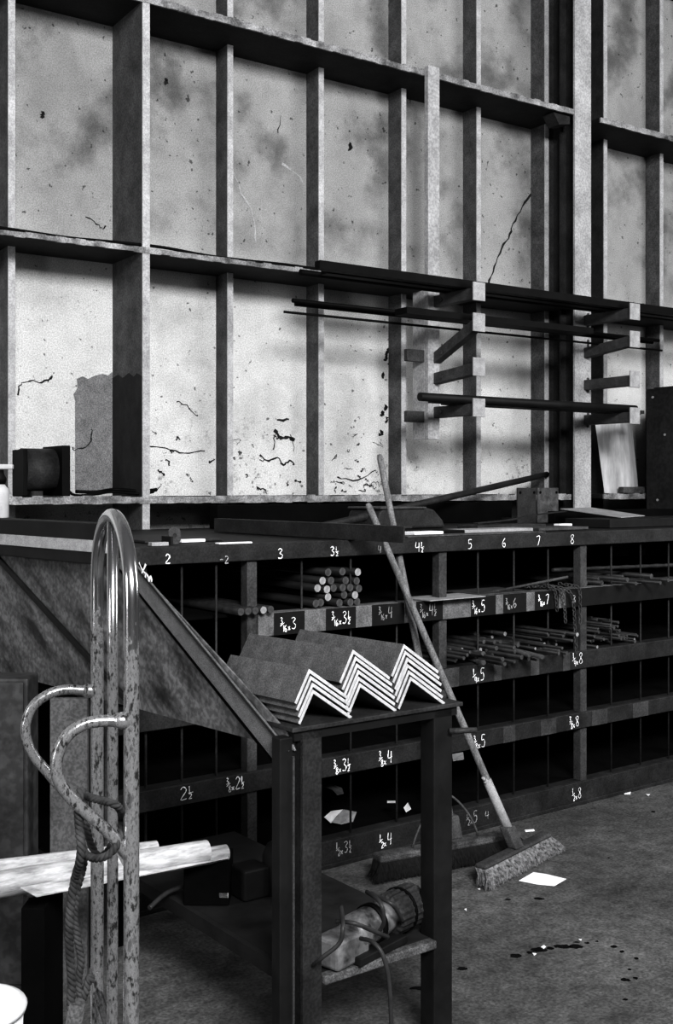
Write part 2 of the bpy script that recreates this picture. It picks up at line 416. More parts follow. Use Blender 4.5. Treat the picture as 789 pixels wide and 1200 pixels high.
# cable on the sill
mb = MB(); P = [onY(72, 548, YG+.2), onY(76, 560, YG+.18), Vector((onY(86, 575, YG+.1).x, YG+.12, 1.462))]
x0 = P[-1].x
P += [Vector((x0+.1+i*.11, YG+.08+.05*math.sin(i*2.2), 1.46+.012*abs(math.sin(i*1.7)))) for i in range(4)]
mb.tube(spline(P, 5), .007, 6); P2 = [p+Vector((.03, .03, .012)) for p in P[2:]]; mb.tube(spline(P2, 5), .01, 6)
tag(mb.build('power_cord', M['black'], smooth=True), 'black cord trailing from the cable reel along the sill', 'cord')
# ------------------------------------------------------------------ cable reel on the sill
c0 = onY(20, 553, YG+.17); c1 = onY(64, 553, YG+.17)
zc = 1.452+.13
rl = thing('cable_reel', 'dark cable reel with a flat end flange on the sill at left', 'reel', Vector((c0.x, YG+.17, 1.453)))
mb = MB(); mb.lathe(Vector((c0.x+.02, YG+.17, zc)), (1, 0, 0), [(0, .105), (c1.x-c0.x-.03, .105)], 32); mb.build('drum', M['steel'], rl, smooth=True)
mb = MB(); mb.box(WL, c1.x-.012, c1.x+.03, YG+.03, YG+.31, 1.453, 1.70); mb.build('end_flange', M['black'], rl, bevel=.004)
mb = MB(); mb.box(WL, c0.x, c0.x+.02, YG+.07, YG+.27, 1.453, 1.68); mb.build('end_flange', M['black'], rl, bevel=.004)
# ------------------------------------------------------------------ storage rack
ZT = 1.286
SL = rs(128)[0]; SR = rs(800, 1.5)[0]; RD = 1.5
rack = thing('bar_stock_rack', 'long dark steel pigeonhole rack with chalked sizes on its rails', 'rack', RK(0, RD/2, 0))
zr = {}
zr['top'] = (1.222, ZT)
zr['q316'] = (rz(531, 725)[1], rz(546, 700)[1])
zr['q14'] = (rz(527, 806)[1], rz(527, 783)[1])
zr['q38'] = (.357, .432)
zr['q12'] = (.0, .105)
print('RAILS', zr)
rails = {}
for k, (z0, z1) in zr.items():
    mb = MB(); a0 = rs(303)[0] if k == 'q316' else SL
    mb.box(RK, a0, SR, 0, .012, z0, z1, 0); mb.box(RK, a0, SR, .012, .07, z1-.012, z1, 0)
    if k == 'q12': mb.box(RK, a0, SR, -.012, .0, z0, .018)
    rails[k] = mb.build('rail', M['rail316'] if k == 'q316' else M['rail'], rack, bevel=.003)
posts = [rs(x)[0] for x in (132, 298, 522, 687)]
posts += [posts[-1]+(posts[-1]-posts[-2])]
for s in posts:
    mb = MB(); mb.box(RK, s-.022, s+.022, .014, .06, 0, 1.22); mb.build('post', M['post'], rack, bevel=.003)
    mb = MB(); mb.box(RK, s-.03, s+.03, RD-.05, RD, 0, 1.22); mb.build('rear_post', M['soot_shade'], rack)
for i in range(len(posts)-1):
    for j in (1, 2, 3):
        s = posts[i]+(posts[i+1]-posts[i])*j/4
        mb = MB(); mb.tube([RK(s, .035, .02), RK(s, .035, 1.23)], .0045, 6); mb.build('divider_rod', M['rail'], rack, smooth=True)
for k in ('q316', 'q14', 'q38', 'q12'):
    z1 = zr[k][1]
    mb = MB(); mb.box(RK, SL, SR, .07, RD-.05, z1-.012, z1-.001); mb.build('shelf', M['soot_shade'], rack)
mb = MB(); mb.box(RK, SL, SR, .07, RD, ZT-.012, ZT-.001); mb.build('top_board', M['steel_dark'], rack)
mb = MB(); mb.box(RK, SL, SR, RD, RD+.012, 0, ZT-.02); mb.build('back_panel', M['soot_shade'], rack)
# pale patches put in for the lit wall seen through the right bays
for pts in ([(716,637),(737,637),(737,652),(730,659),(719,656)], [(757,640),(757,657),(748,658),(751,649)], [(722,692),(738,690),(738,711),(724,711)], [(753,690),(759,704),(757,711),(749,711),(750,698)], [(691,697),(695,704),(692,706)]):
    b = RD-.03; P = []
    for x, y in pts:
        s, z = rz(x, y, b); P.append(RK(s, b, z))
    mb = MB(); mb.prism(P, PV*.02); o = mb.build('lit_wall_patch', M['plate'], rack); o['label'] = 'pale patch for the lit wall seen through the back of the rack'
# ---- chalk writing
G = {
 '0': [[(.3,1),(.05,.75),(.05,.25),(.3,0),(.55,.25),(.55,.75),(.3,1)]],
 '1': [[(.3,1),(.3,0)]],
 '2': [[(.05,.8),(.25,1),(.5,.85),(.5,.62),(.05,0),(.6,.04)]],
 '3': [[(.05,.9),(.3,1),(.52,.82),(.25,.56),(.55,.35),(.4,.03),(.05,.08)]],
 '4': [[(.12,1),(.06,.45),(.6,.5)],[(.5,.95),(.46,0)]],
 '5': [[(.58,1),(.15,1),(.12,.58),(.4,.62),(.55,.35),(.38,.03),(.05,.05)]],
 '6': [[(.45,1),(.12,.6),(.06,.25),(.3,0),(.52,.2),(.38,.45),(.1,.3)]],
 '7': [[(.02,.95),(.58,1),(.25,0)]],
 '8': [[(.3,.52),(.06,.8),(.3,1),(.52,.8),(.06,.22),(.3,0),(.55,.22),(.3,.52)]],
 'x': [[(.05,.42),(.42,.02)],[(.42,.42),(.05,.02)]],
 '-': [[(.0,.5),(.25,.58),(.5,.5)]],
}
def chalk(text, px, py, hpx, rail, faint=False, b=-.0025):
    """text: e.g. '3/16x3h'  (h = one half)"""
    s0, t = rs(px); z0 = H-(py-HY)*t/FPX; h = hpx*t/FPX; xs_ = .72 if '/' in text else 1.0
    strokes = []; cur = 0.0
    def put(c, x, y, sc):
        for st in G[c]: strokes.append([(x+a*sc, y+q*sc) for a, q in st])
    if '/' in text:
        num, rest = text.split('/'); den, rest = rest.split('x')
        for i, c in enumerate(num): put(c, cur+i*.36, .55, .5)
        strokes.append([(.02, .38), (.5, .62)])
        for i, c in enumerate(den): put(c, .3+i*.26, -.08, .5)
        cur = .32+.3*len(den)+.05
        put('x', cur, 0, .7); cur += .5
        text = rest
    for c in text:
        if c == 'h':
            put('1', cur-.05, .55, .45); strokes.append([(cur, .45), (cur+.4, .5)]); put('2', cur+.05, 0, .42); cur += .5
        else: put(c, cur, .05, .95); cur += .72
    mb = MB()
    for st in strokes:
        P = [RK(s0+(a-cur/2)*h*xs_+random.uniform(-.02, .02)*h, b-random.uniform(0, .0004), z0+(q-.5)*h+random.uniform(-.02, .02)*h) for a, q in st]
        ribbon(mb, spline(P, 3), .0042*random.uniform(.8, 1.15), -PV, 0, True)
    o = mb.build('chalk_writing', M['chalk_faint'] if faint else M['chalk'], rails[rail]); o['label'] = 'chalked size number'
for a in [('2',197,655,11,'top'),('-2',263,656,9,'top',True),('3',329,649,12,'top'),('3h',392,646,11,'top'),('4',445,644,9,'top',True),('4h',492,641,12,'top'),('5',551,638,11,'top'),('6',591,636,11,'top'),('7',631,634,11,'top'),('8',671,632,11,'top'),
          ('3/16x3',338,731,15,'q316'),('3/16x3h',400,724,15,'q316'),('3/16x4',452,718,14,'q316',True),('3/16x4h',502,715,14,'q316',True),('3/16x5',561,711,14,'q316'),('3/16x6',599,707,12,'q316',True),('3/16x7',637,703,12,'q316'),('8',673,702,9,'q316',True),
          ('1/4x5',561,791,15,'q14'),('1/4x8',677,772,14,'q14'),
          ('2h',219,929,15,'q38'),('3/8x2h',276,918,15,'q38'),('3/8x3h',401,897,15,'q38'),('3/8x4',452,888,16,'q38'),('3/8x5',562,869,15,'q38'),('3/8x8',673,846,13,'q38'),
          ('1/2x3h',403,993,14,'q12',True),('1/2x4',452,984,15,'q12'),('1/2x5',553,958,14,'q12',True),('4',571,955,10,'q12',True),('1/2x8',676,930,13,'q12'),('3/8x2',143,941,15,'q38')]:
    chalk(*a)
def patch(x0, x1, rail, m='patch'):
    z0, z1 = zr[rail]; mb = MB(); mb.box(RK, rs(x0)[0], rs(x1)[0], -.0012, .002, z0+.001, z1-.001)
    o = mb.build('painted_patch', M[m], rails[rail]); o['label'] = 'dark painted patch'if m == 'patch' else 'lighter bare patch'
for x0, x1 in ((321,357),(382,417),(436,474),(488,519),(552,581),(590,617),(627,655),(663,1000)): patch(x0, x1, 'q316')
for x0, x1 in ((520,538),(579,588),(622,632),(660,668)): patch(x0, x1, 'q14', 'rail_light')
for x0, x1 in ((590,604),(634,652),(694,712),(742,760)): patch(x0, x1, 'q38', 'post')
# ---- round bars in the pigeonholes, each one a thing
def rbar(s, z, r, b0, b1, label, group, dull=False, name='round_bar', ds=0, dz=0):
    mb = MB(); mb.tube([RK(s, b0, z), RK(s+ds, b1, z+dz)], r, 10, True, 0, 1)
    o = mb.build(name, [M['steel_dark'] if 'stacked' in label else M['bar'], M['barend_dull'] if dull else M['barend']], smooth=True)  # stacked bars get a darker body, carrying the rack's inner shade
    tag(o, label, 'steel bar', group); return o
z316, z14, z38 = zr['q316'][1], zr['q14'][1], zr['q38'][1]
for i, (x, y) in enumerate([(235,120),(168,118),(106,122),(72,160),(115,160),(57,195),(92,200),(127,194),(187,160),(165,192),(204,192),(238,162),(240,196),(101,236),(180,226),(222,226),(205,262),(240,262),(150,262),(45,266),(72,262)]):
    s, z = rz(360+x/3.945, 640+y/3.945); z = max(z, z316+.0165)
    rbar(s, z, .0158, .006*(i % 3), 1.3, 'round steel bar in the stacked bundle under the chalked 3½', 'thick round bars under the 3½', i not in (0, 3, 5, 6, 13, 15))
for i, x in enumerate((284, 292.5, 301, 310.5, 319)):
    s, z = rz(x-1.5, 717, -.03)
    rbar(s, z316+.0165+.001, .0142, -.03, 1.2, 'thick round bar lying in the row of five left of 3/16x3', 'row of five round bars', i not in (3,))
def heap(x0, x1, hfun, zb, rr, bf, label, group, lim):
    placed = []; s0 = rs(x0)[0]; s1 = rs(x1)[0]; k = 0
    for tr in range(6000):
        if len(placed) >= lim: break
        r = random.uniform(*rr); s = random.uniform(s0, s1)
        # drop the bar straight down until it touches
        z = zb+r
        for (ps, pz, pr) in placed:
            dx = abs(ps-s)
            if dx < pr+r: z = max(z, pz+math.sqrt((pr+r)**2-dx*dx)+.0003)
        if z+r > zb+hfun((s-s0)/(s1-s0)): continue
        placed.append((s, z, r))
    for (s, z, r) in placed:
        b = bf((s-s0)/(s1-s0)); rbar(s, z, r, b, random.uniform(.9, 1.35), label, group, random.random() < .88)
heap(528, 664, lambda u: .07+.13*math.exp(-((u-.62)/.25)**2), z14, (.005, .0105), lambda u: random.uniform(-.02, .35) if random.random() < .75 else random.uniform(-.16, -.02), 'thin round bar in the loose heap above the 1/4x5 rail', 'round bars heaped over the 1/4 rail', 125)
heap(700, 756, lambda u: .19-.05*abs(u-.5), z14, (.005, .010), lambda u: random.uniform(-.02, .25), 'thin round bar in the right heap beyond 1/4x8', 'round bars heaped beyond 1/4x8', 80)
heap(690, 775, lambda u: .05, z316, (.008, .014), lambda u: random.uniform(-.12, .1), 'round bar on the upper shelf right of the rack post', 'round bars on the upper right shelf', 14)
# a few bars lying slantwise on the heap
for i, (x0, y0, x1, y1, r, db) in enumerate([(636,770,545,747,.010,-.16),(621,768,540,741,.009,-.10),(567,777,525,768,.011,-.07),(567,766,525,757,.010,-.05)]):
    s0, z0 = rz(x0, y0, db); mb = MB(); s1, z1 = rz(x1, y1, .45)
    mb.tube([RK(s0, db, max(z0, z14+.02)), RK(s1, .45, z1)], r, 10, True, 0, 1)
    tag(mb.build('round_bar', [M['rail_light'], M['barend_dull']], smooth=True), ['long round bar poking out lowest above 1/4x5', 'long round bar lying second across the heap above 1/4x5', 'short round bar nearest the rack post above 1/4x5', 'upper short round bar nearest the rack post above 1/4x5'][i], 'steel bar')
# thin bright rods and flat strips over the 3/16 rail
mb = MB(); s0, z0 = rz(666, 676, -.15); s1, z1 = rz(560, 697, .1)
mb.tube([RK(s0, -.15, z0), RK(s1, .1, z1)], .006, 8, True, 0, 1); tag(mb.build('steel_rod', [M['rail_light'], M['paper']], smooth=True), 'thin bright rod jutting up from the 3/16 shelf', 'steel rod')
mb = MB(); s0, _ = rz(495, 700, 0); s1, _ = rz(560, 700); mb.box(RK, s0, s1, -.05, .12, z316+.002, z316+.006); tag(mb.build('flat_strip', [M['plate']]), 'pale flat strip lying on the 3/16 rail by the post', 'steel strip')
mb = MB(); s0, _ = rz(562, 700, 0); s1, _ = rz(622, 700); mb.box(RK, s0, s1, .0, .22, z316+.002, z316+.008); tag(mb.build('flat_strip', [M['rail_light']]), 'dull flat strip lying over 3/16x5', 'steel strip')
for i, (y, xa) in enumerate([(668, 648), (681, 722)]):
    s0, z0 = rz(xa, y, .1); mb = MB(); P = [RK(s0+.06*k, .1, z0-.001*k) for k in range(40)]
    mb.tube(P, [.011 if k % 2 else .0085 for k in range(40)], 8); tag(mb.build('ribbed_bar', M['steel'], smooth=True), ['upper ribbed reinforcing bar running off to the right', 'lower ribbed reinforcing bar running off to the right'][i], 'steel bar')
# chains draped over the rail
def chain(P, label, r=.0075):
    P = [RK(*p) for p in P]; pts = spline(P, 12); L = 0; last = pts[0]; mb = MB(); k = 0
    for i in range(1, len(pts)):
        if (pts[i]-last).length >= .017:
            d = (pts[i]-last).normalized(); c = (pts[i]+last)/2
            side = d.cross(PV if k % 2 else U)
            if side.length < .1: side = d.cross(Vector((0, 0, 1)))
            side.normalize(); lk = []
            for q in range(10):
                th = 2*math.pi*q/10; lk.append(c+d*(.0125*math.cos(th))+side*(r*math.sin(th)))
            mb.tube(lk, .0026, 5, closed=True); last = pts[i]; k += 1
    tag(mb.build('chain', M['rail_light'], smooth=True), label, 'chain')
def cpt(x, y, b): s, z = rz(x, y, b); return (s, b, z)
chain([cpt(620,690,.2), cpt(645,688,.03), cpt(666,692,-.03), cpt(672,706,-.035), cpt(674,735,-.035), cpt(676,766,-.035)], 'longest link chain hanging over the 3/16 rail beside the post')
chain([cpt(612,688,.2), cpt(640,687,.03), cpt(655,690,-.02), cpt(661,704,-.025), cpt(663,730,-.025)], 'middle link chain hanging over the 3/16 rail')
chain([cpt(628,686,.2), cpt(640,686,.03), cpt(649,690,-.01), cpt(652,700,-.02), cpt(653,716,-.02)], 'shortest link chain hanging over the 3/16 rail')
chain([cpt(655,684,.05), cpt(668,686,-.01), cpt(679,690,-.03), cpt(680,710,-.03), cpt(680,732,-.03)], 'link chain hanging closest to the rack post')
# scraps caught in the lower bays
def scrap(px, b, z, label, m='paper', name='paper_scrap', cat='paper', plane='rack'):
    P = []
    for i, (x, y) in enumerate(px):
        P.append(onZ(x, y, z+.002+.012*((i*37) % 3)/3 if plane == 'rack' else z+.0015))
    mb = MB(); mb.prism(P, (0, 0, .002)); o = mb.build(name, M[m]); tag(o, label, cat); return o
scrap([(380,958),(388,951),(402,949),(394,957),(388,965)], 0, .112, 'white curled paper scrap in the lower rack bay')
scrap([(395,957),(403,949),(418,952),(414,963),(400,966),(389,964)], 0, .112, 'grey crumpled sheet beside the white scrap in the lower bay', 'plate')
scrap([(372,916),(382,915),(401,924),(403,930),(395,932),(390,926),(376,921)], 0, .25, 'grey rag-like scrap above the white paper in the rack', 'rail_light')
scrap([(473,947),(478,941),(482,948),(476,952)], 0, .14, 'tiny pale paper twist in the bay under 3/8x4')
scrap([(454,939),(466,939),(466,941),(454,941)], 0, .16, 'thin pale sliver in the bay under 3/8x4')
scrap([(530,884),(543,882),(544,890),(531,892)], 0, .345, 'pale tag under the 3/8 rail by the broom handle', 'plate')
# ------------------------------------------------------------------ things on top of the rack
def onrack(name, x0, x1, b0, b1, z0, z1, m, label, cat, bevel=.002, skew=0):
    s0 = rs(x0, b0)[0]; s1 = rs(x1, b0)[0]; mb = MB()
    mb.hexa([RK(s0, b0, z0), RK(s1, b0, z0), RK(s1+skew, b1, z0), RK(s0+skew, b1, z0), RK(s0, b0, z1), RK(s1, b0, z1), RK(s1+skew, b1, z1), RK(s0+skew, b1, z1)])
    return tag(mb.build(name, M[m], bevel=bevel), label, cat)
zt0 = ZT+.001
# long channel lying front to back and jutting out
ch0 = at(473, 627, 4.17); ch1 = at(251, 614, 5.22); dv = (ch1-ch0); dv.z = 0; nrm = Vector((dv.y, -dv.x, 0)).normalized()
if nrm.x > 0: nrm = -nrm
z0 = zt0+.001; ca = Vector((ch0.x, ch0.y, 0)); 
def CH(n, z): return ca+nrm*n+Vector((0, 0, z0+z))
mb = MB(); mb.prism([CH(0, 0), CH(.0, .062), CH(-.045, .062), CH(-.045, .054), CH(-.008, .054), CH(-.008, .008), CH(-.045, .008), CH(-.045, 0)], dv)
tag(mb.build('steel_channel', M['rail'], bevel=.001), 'dark steel channel jutting forward off the rack top in front of the broom handles', 'steel channel')
onrack('dark_board', 255, 600, 1.30, 1.38, zt0, 1.405, 'soot_shade', 'long black board standing in for the shadow along the back of the rack top', 'board')  # added where the wall under the sill lies in black shadow
onrack('flat_bar', 478, 640, .0, .10, zt0, zt0+.006, 'zinc', 'mottled flat bar along the front edge above 5 and 6', 'flat bar')
onrack('flat_bar', 486, 520, .12, .2, zt0, zt0+.016, 'paper', 'short white strip beside the chalked 4½', 'strip')
onrack('flat_bar', 545, 625, .16, .30, zt0+.0, zt0+.016, 'plate', 'pale flat bar lying behind the mottled one', 'flat bar')
onrack('flat_bar', 516, 545, .16, .30, zt0, zt0+.016, 'black', 'black flat offcut left of the pale bar', 'flat bar')
onrack('flat_bar', 632, 690, .16, .34, zt0, zt0+.014, 'rail_light', 'grey flat bar above the chalked 8', 'flat bar')
onrack('flat_bar', 560, 640, .45, .6, zt0, zt0+.02, 'steel', 'dark flat bar lying furthest back on the rack', 'flat bar')
onrack('white_strip', 656, 671, .4, .44, zt0, zt0+.019, 'paper', 'small bright strip above the chalked 8', 'strip')
onrack('tag_strip', 178, 198, .03, .06, zt0, zt0+.014, 'plate', 'pale short tag above the chalked 2', 'tag')
onrack('tag_strip', 213, 241, .2, .23, zt0, zt0+.012, 'paper', 'white narrow strip right of the hinge plate', 'strip')
onrack('tag_strip', 257, 296, .0, .03, zt0, zt0+.006, 'paper', 'white thin strip on the rack edge left of 3', 'strip')
onrack('flat_sheet', 170, 262, .25, .7, zt0, zt0+.01, 'steel', 'dark flat sheet lying on the left end of the rack', 'sheet')
# hinge plate with a hole
s, z = rz(204, 626, .12); hp = thing('hinge_plate', 'small upright steel plate with a hole on the left end of the rack top', 'plate', RK(s, .12, zt0))
mb = MB(); s0 = s-.024; s1 = s+.024; zb = zt0; n = 12
ring = [RK(s+.009*math.cos(2*math.pi*k/n), .115, zb+.032+.009*math.sin(2*math.pi*k/n)) for k in range(n)]
sq = []
for k in range(n):
    a = 2*math.pi*k/n; c, q = math.cos(a), math.sin(a); m_ = max(abs(c), abs(q)); sq.append(RK(s+.025*c/m_, .115, zb+.032+.031*q/m_))
for off in (0, .006):
    o_ = len(mb.v); mb.v += [p+PV*off for p in ring]+[p+PV*off for p in sq]
    for k in range(n): k2 = (k+1) % n; mb.face([o_+k, o_+k2, o_+n+k2, o_+n+k])
for k in range(n):
    k2 = (k+1) % n; mb.face([n+k, n+k2, 3*n+k2, 3*n+k]); mb.face([k, k2, 2*n+k2, 2*n+k])
mb.build('leaf', M['rail_light'], hp)
mb = MB(); mb.box(RK, s-.03, s-.02, .09, .16, zt0, zt0+.03); mb.build('foot', M['steel_dark'], hp)
# hood-like cover
b0 = .75; s0 = rs(441, b0)[0]; s1 = rs(523, b0)[0]; zb = zt0
mb = MB(); prof = [(s0, zb), (s0+.02, zb+.085), (s0+.05, zb+.105), (s1-.13, zb+.105), (s1-.08, zb+.095), (s1-.02, zb+.04), (s1, zb)]
mb.prism([RK(a, b0, z) for a, z in prof], PV*.25); cv = thing('machine_cover', 'dark rounded sheet metal cover sitting on the rack top behind the handles', 'cover', RK((s0+s1)/2, b0, zb))
mb.build('shell', M['steel'], cv, bevel=.012)
mb = MB(); mb.box(RK, s0+.02, s1-.14, b0-.01, b0+.26, zb+.100, zb+.110); mb.build('top_rim', M['rail_light'], cv, bevel=.004)
# two upright end plates with bolt holes, joined behind by a channel
b0 = .95; br = thing('bolted_bracket', 'pair of square steel plates with bolt holes standing on the rack top', 'bracket', RK(rs(630, b0)[0], b0, zt0))
for i, (xa, xb_, m_) in enumerate(((607, 629, 'steel'), (630.5, 655, 'zinc'))):
    s0 = rs(xa, b0)[0]; s1 = rs(xb_, b0)[0]; mb = MB(); mb.box(RK, s0, s1, b0, b0+.012, zt0, 1.492); mb.build('plate', M[m_], br, bevel=.004)
    for sx in (s0+.02, s1-.02):
        mb = MB(); mb.lathe(RK(sx, b0-.003, 1.465), PV, [(0, .008), (.004, .008)], 10); mb.build('bolt_hole', M['soot_shade'], br)
    mb = MB(); mb.box(RK, s0+.01, s1-.01, b0+.012, b0+.14, zt0, zt0+.03); mb.build('base_channel', M['steel_dark'], br)
# long pipe leaning on the wall stud
pa = RK(rs(372, .7)[0], .7, zt0+.02); pb = onY(641, 556, 5.44)
mb = MB(); mb.tube([pa, pb], .019, 14, True, 0, 1); tag(mb.build('steel_pipe', [M['steel'], M['rail_light']], smooth=True), 'long pipe leaning from the rack top up against a wall stud', 'pipe')
# thin curved strip
mb = MB(); P = [RK(rs(560, .5)[0], .5, zt0+.027), RK(rs(600, .6)[0], .6, zt0+.035), RK(rs(640, .7)[0], .7, zt0+.06), RK(rs(688, .8)[0], .8, zt0+.075)]
P = spline(P, 6)
for i in range(len(P)-1):
    a, b = P[i], P[i+1]; mb.hexa([a, b, b+PV*.03, a+PV*.03, a+Vector((0,0,.005)), b+Vector((0,0,.005)), b+PV*.03+Vector((0,0,.005)), a+PV*.03+Vector((0,0,.005))])
tag(mb.build('bent_strip', M['steel']), 'thin bent strip curving up in front of the bolted plates', 'strip')
# sloping pale sheet and dark packing on the right
Q = [at(657, 596, 6.35), at(693, 594.5, 6.5), at(756, 604, 6.2), at(728, 606, 5.95)]
mb = MB(); mb.prism(Q, (0, 0, -.004)); tag(mb.build('sheet_offcut', M['plate']), 'grey sheet offcut lying tilted at the right of the rack top', 'sheet')
onrack('dark_board', 650, 800, .9, 1.05, zt0, 1.355, 'soot_shade', 'black plank under the tilted sheet offcut', 'board')
onrack('dark_board', 715, 905, .2, .5, zt0, 1.33, 'steel_dark', 'dark plank at the right end of the rack top', 'board')
# dark cabinet at right
b0 = 1.0; s0 = rs(757, b0+.36)[0]; cb = thing('steel_cabinet', 'tall black steel box standing at the right end of the rack top', 'cabinet', RK(s0+.3, b0+.15, zt0))
d_ = rs(757, b0)[1]; ztop = H-(447-HY)*d_/FPX
mb = MB(); mb.box(RK, s0, s0+.75, b0, b0+.36, zt0, ztop); mb.build('body', M['cab'], cb, bevel=.01)
mb = MB()
for k in range(9): mb.box(RK, s0+.01+k*.08, s0+.01+k*.08+.05, b0+.05, b0+.3, ztop-.002, ztop+random.uniform(.004, .014))
mb.build('crust', M['cab'], cb)
for (bb, zz_) in ((.30, ztop-.06), (.26, zt0+.12), (.2, ztop-.32), (.06, zt0+.12), (.06, ztop-.06)):
    mb = MB(); mb.lathe(RK(s0-.005, b0+bb, zz_), U, [(0, .009), (.006, .009)], 8); mb.build('screw', M['plate'], cb)
# bent sheet and block on the sill
xa, xb_ = onY(713, 530, YG+.05).x, onY(756, 530, YG+.05).x
mb = MB(); n = 14; h0, h1 = 1.453, onY(725, 495, YG+.1).z; pts = []
for k in range(n+1):
    u = k/n; pts.append(Vector((xa+(xb_-xa)*u, YG+.12-.07*math.sin(math.pi*u), 0)))
o_ = len(mb.v)
for k, p in enumerate(pts): mb.v += [p+Vector((.02*(1-k/n)+.02, 0, h0)), p+Vector((0, .05, h1+.01*math.sin(k)))]
for k in range(n): mb.face([o_+2*k, o_+2*k+2, o_+2*k+3, o_+2*k+1])
tag(mb.build('curved_sheet', M['tin'], smooth=True), 'bright curved metal sheet standing on the sill by the black box', 'sheet metal')
mb = MB(); mb.box(WL, onY(731, 570, YG).x, xb_+.2, YG+.0, YG+.045, 1.4535, 1.497); tag(mb.build('wood_block', M['wood_light'], bevel=.004), 'pale wooden block on the sill under the curved sheet', 'wood block')
# ------------------------------------------------------------------ cantilever arms and long stock
YA = 4.80
zrow = [2.60, 2.425, 2.172, 1.94]
up = thing('cantilever_upright', 'pale steel upright on the girts carrying four short arms', 'rack upright', Vector((onY(508, 500, YG-.03).x, YG-.02, 1.78)))
Xp0, Xp1 = onY(502, 400, YG-.05).x, onY(515.5, 400, YG-.05).x
mb = MB(); mb.box(WL, Xp0, Xp1, YG-.05, YG-.013, 1.78, 4.0); mb.box(WL, Xp0, Xp0+.008, YG-.013, YG+.1, 1.78, 2.67)
mb.build('post', M['column'], up, bevel=.003)
def arm(parent, X, yroot, z, tilt, w=.055):
    mb = MB(); h = .066; zr0 = z-tilt
    mb.hexa([(X, YA, z-h/2), (X+w, YA, z-h/2), (X+w, yroot, zr0-h/2), (X, yroot, zr0-h/2), (X, YA, z+h/2), (X+w, YA, z+h/2), (X+w, yroot, zr0+h/2), (X, yroot, zr0+h/2)])
    return mb
def endplate(X, z):
    mb = MB(); mb.box(WL, X-.018, X+.072, YA-.01, YA, z-.045, z+.06); return mb
for i, z in enumerate(zrow):
    X = onY(556.5, 400, YA).x; tl = (.0, .16, .03, .0)[i]
    a = arm(up, X, YG-.05, z, tl).build('arm', M['arm'], up, bevel=.003)
    o = endplate(X, z).build('end_plate', M['plate'], a, bevel=.002); o['label'] = 'pale square end plate'
    mb = MB(); mb.lathe(Vector((X-.006, YG-.12, z-tl*.85)), (1, 0, 0), [(0, .014), (.008, .014)], 6); mb.build('bolt', M['arm'], a)
for y0, y1 in ((410, 424), (482, 495)):
    z1 = onY(490, y0, YG).z; z0 = onY(490, y1, YG).z; xs = onY(476, 400, YG).x
    mb = MB(); mb.box(WL, xs, Xp0+.01, YG-.012, YG+.02, z0, z1); mb.build('brace', M['post'], up, bevel=.002)
for i, z in enumerate(zrow):
    X = onY(740, 400, YA).x
    g = thing('bracket_arm', ['topmost bracket arm on the right column under the long bars', 'second bracket arm from the top on the right column', 'empty third bracket arm on the right column', 'lowest bracket arm on the right column carrying the pipe'][i], 'bracket', Vector((X, YG-.02, z)))
    arm(g, X, YG-.016, z, (.0, .04, -.0, .0)[i]).build('arm', M['arm'], g, bevel=.003)
    o = endplate(X, z).build('end_plate', M['plate'], g, bevel=.002); o['label'] = 'pale square end plate'
    mb = MB(); mb.box(WL, Xb-.03, X+.03, YG-.028, YG-.016, z-.05, z+.05); mb.build('back_plate', M['arm'], g, bevel=.002)
def stock(x0, x1, Y, z, kind, dims, m, label, cat, name, z2=None):
    X0 = onY(x0, 400, Y).x; X1 = onY(x1, 400, Y).x; mb = MB(); z2 = z if z2 is None else z2
    if kind == 'round': mb.tube([(X0, Y, z+dims), (X1, Y, z2+dims)], dims, 12, True, 0)
    else:
        w, h = dims; mb.hexa([(X0, Y-w/2, z), (X1, Y-w/2, z2), (X1, Y+w/2, z2), (X0, Y+w/2, z), (X0, Y-w/2, z+h), (X1, Y-w/2, z2+h), (X1, Y+w/2, z2+h), (X0, Y+w/2, z+h)])
    return tag(mb.build(name, M[m], smooth=kind == 'round'), label, cat)
zt_ = [z+.034 for z in zrow]
stock(372, 840, 4.88, zt_[0], 'flat', (.05, .045), 'black', 'long black square bar, frontmost on the topmost pair of arms', 'steel bar', 'square_bar')
stock(380, 850, 4.97, zt_[0], 'flat', (.06, .03), 'black', 'long black flat bar in the middle of the topmost pair of arms', 'steel bar', 'flat_bar')
stock(352, 838, 5.07, zt_[0], 'round', .017, 'black', 'long black round bar at the back of the topmost pair of arms', 'steel bar', 'round_bar')
stock(470, 688, 4.90, zt_[1]-.01, 'flat', (.11, .036), 'black', 'wide black channel across the second pair of arms', 'steel channel', 'steel_channel')
stock(343, 772, 5.00, zt_[1]+.01, 'round', .012, 'black', 'thin black rod on the second arms, reaching further left than the channel', 'steel rod', 'steel_rod')
stock(346, 765, 5.035, zt_[1]+.0, 'round', .011, 'black', 'thin black rod directly behind the other on the second arms', 'steel rod', 'steel_rod')
stock(333, 776, 5.08, zt_[1]-.035, 'round', .007, 'black', 'thinnest black rod, lowest on the second arms', 'steel rod', 'steel_rod')
stock(492, 745, 4.87, zt_[3], 'round', .024, 'steel_dark', 'round black pipe on the lowest pair of arms', 'pipe', 'steel_pipe')
stock(505, 752, 4.94, zt_[3], 'flat', (.05, .022), 'steel', 'flat bar lying behind the pipe on the lowest arms', 'steel bar', 'flat_bar')
stock(520, 748, 5.02, zt_[3], 'flat', (.05, .03), 'steel_dark', 'dark square tube at the back of the lowest arms', 'steel tube', 'square_tube')
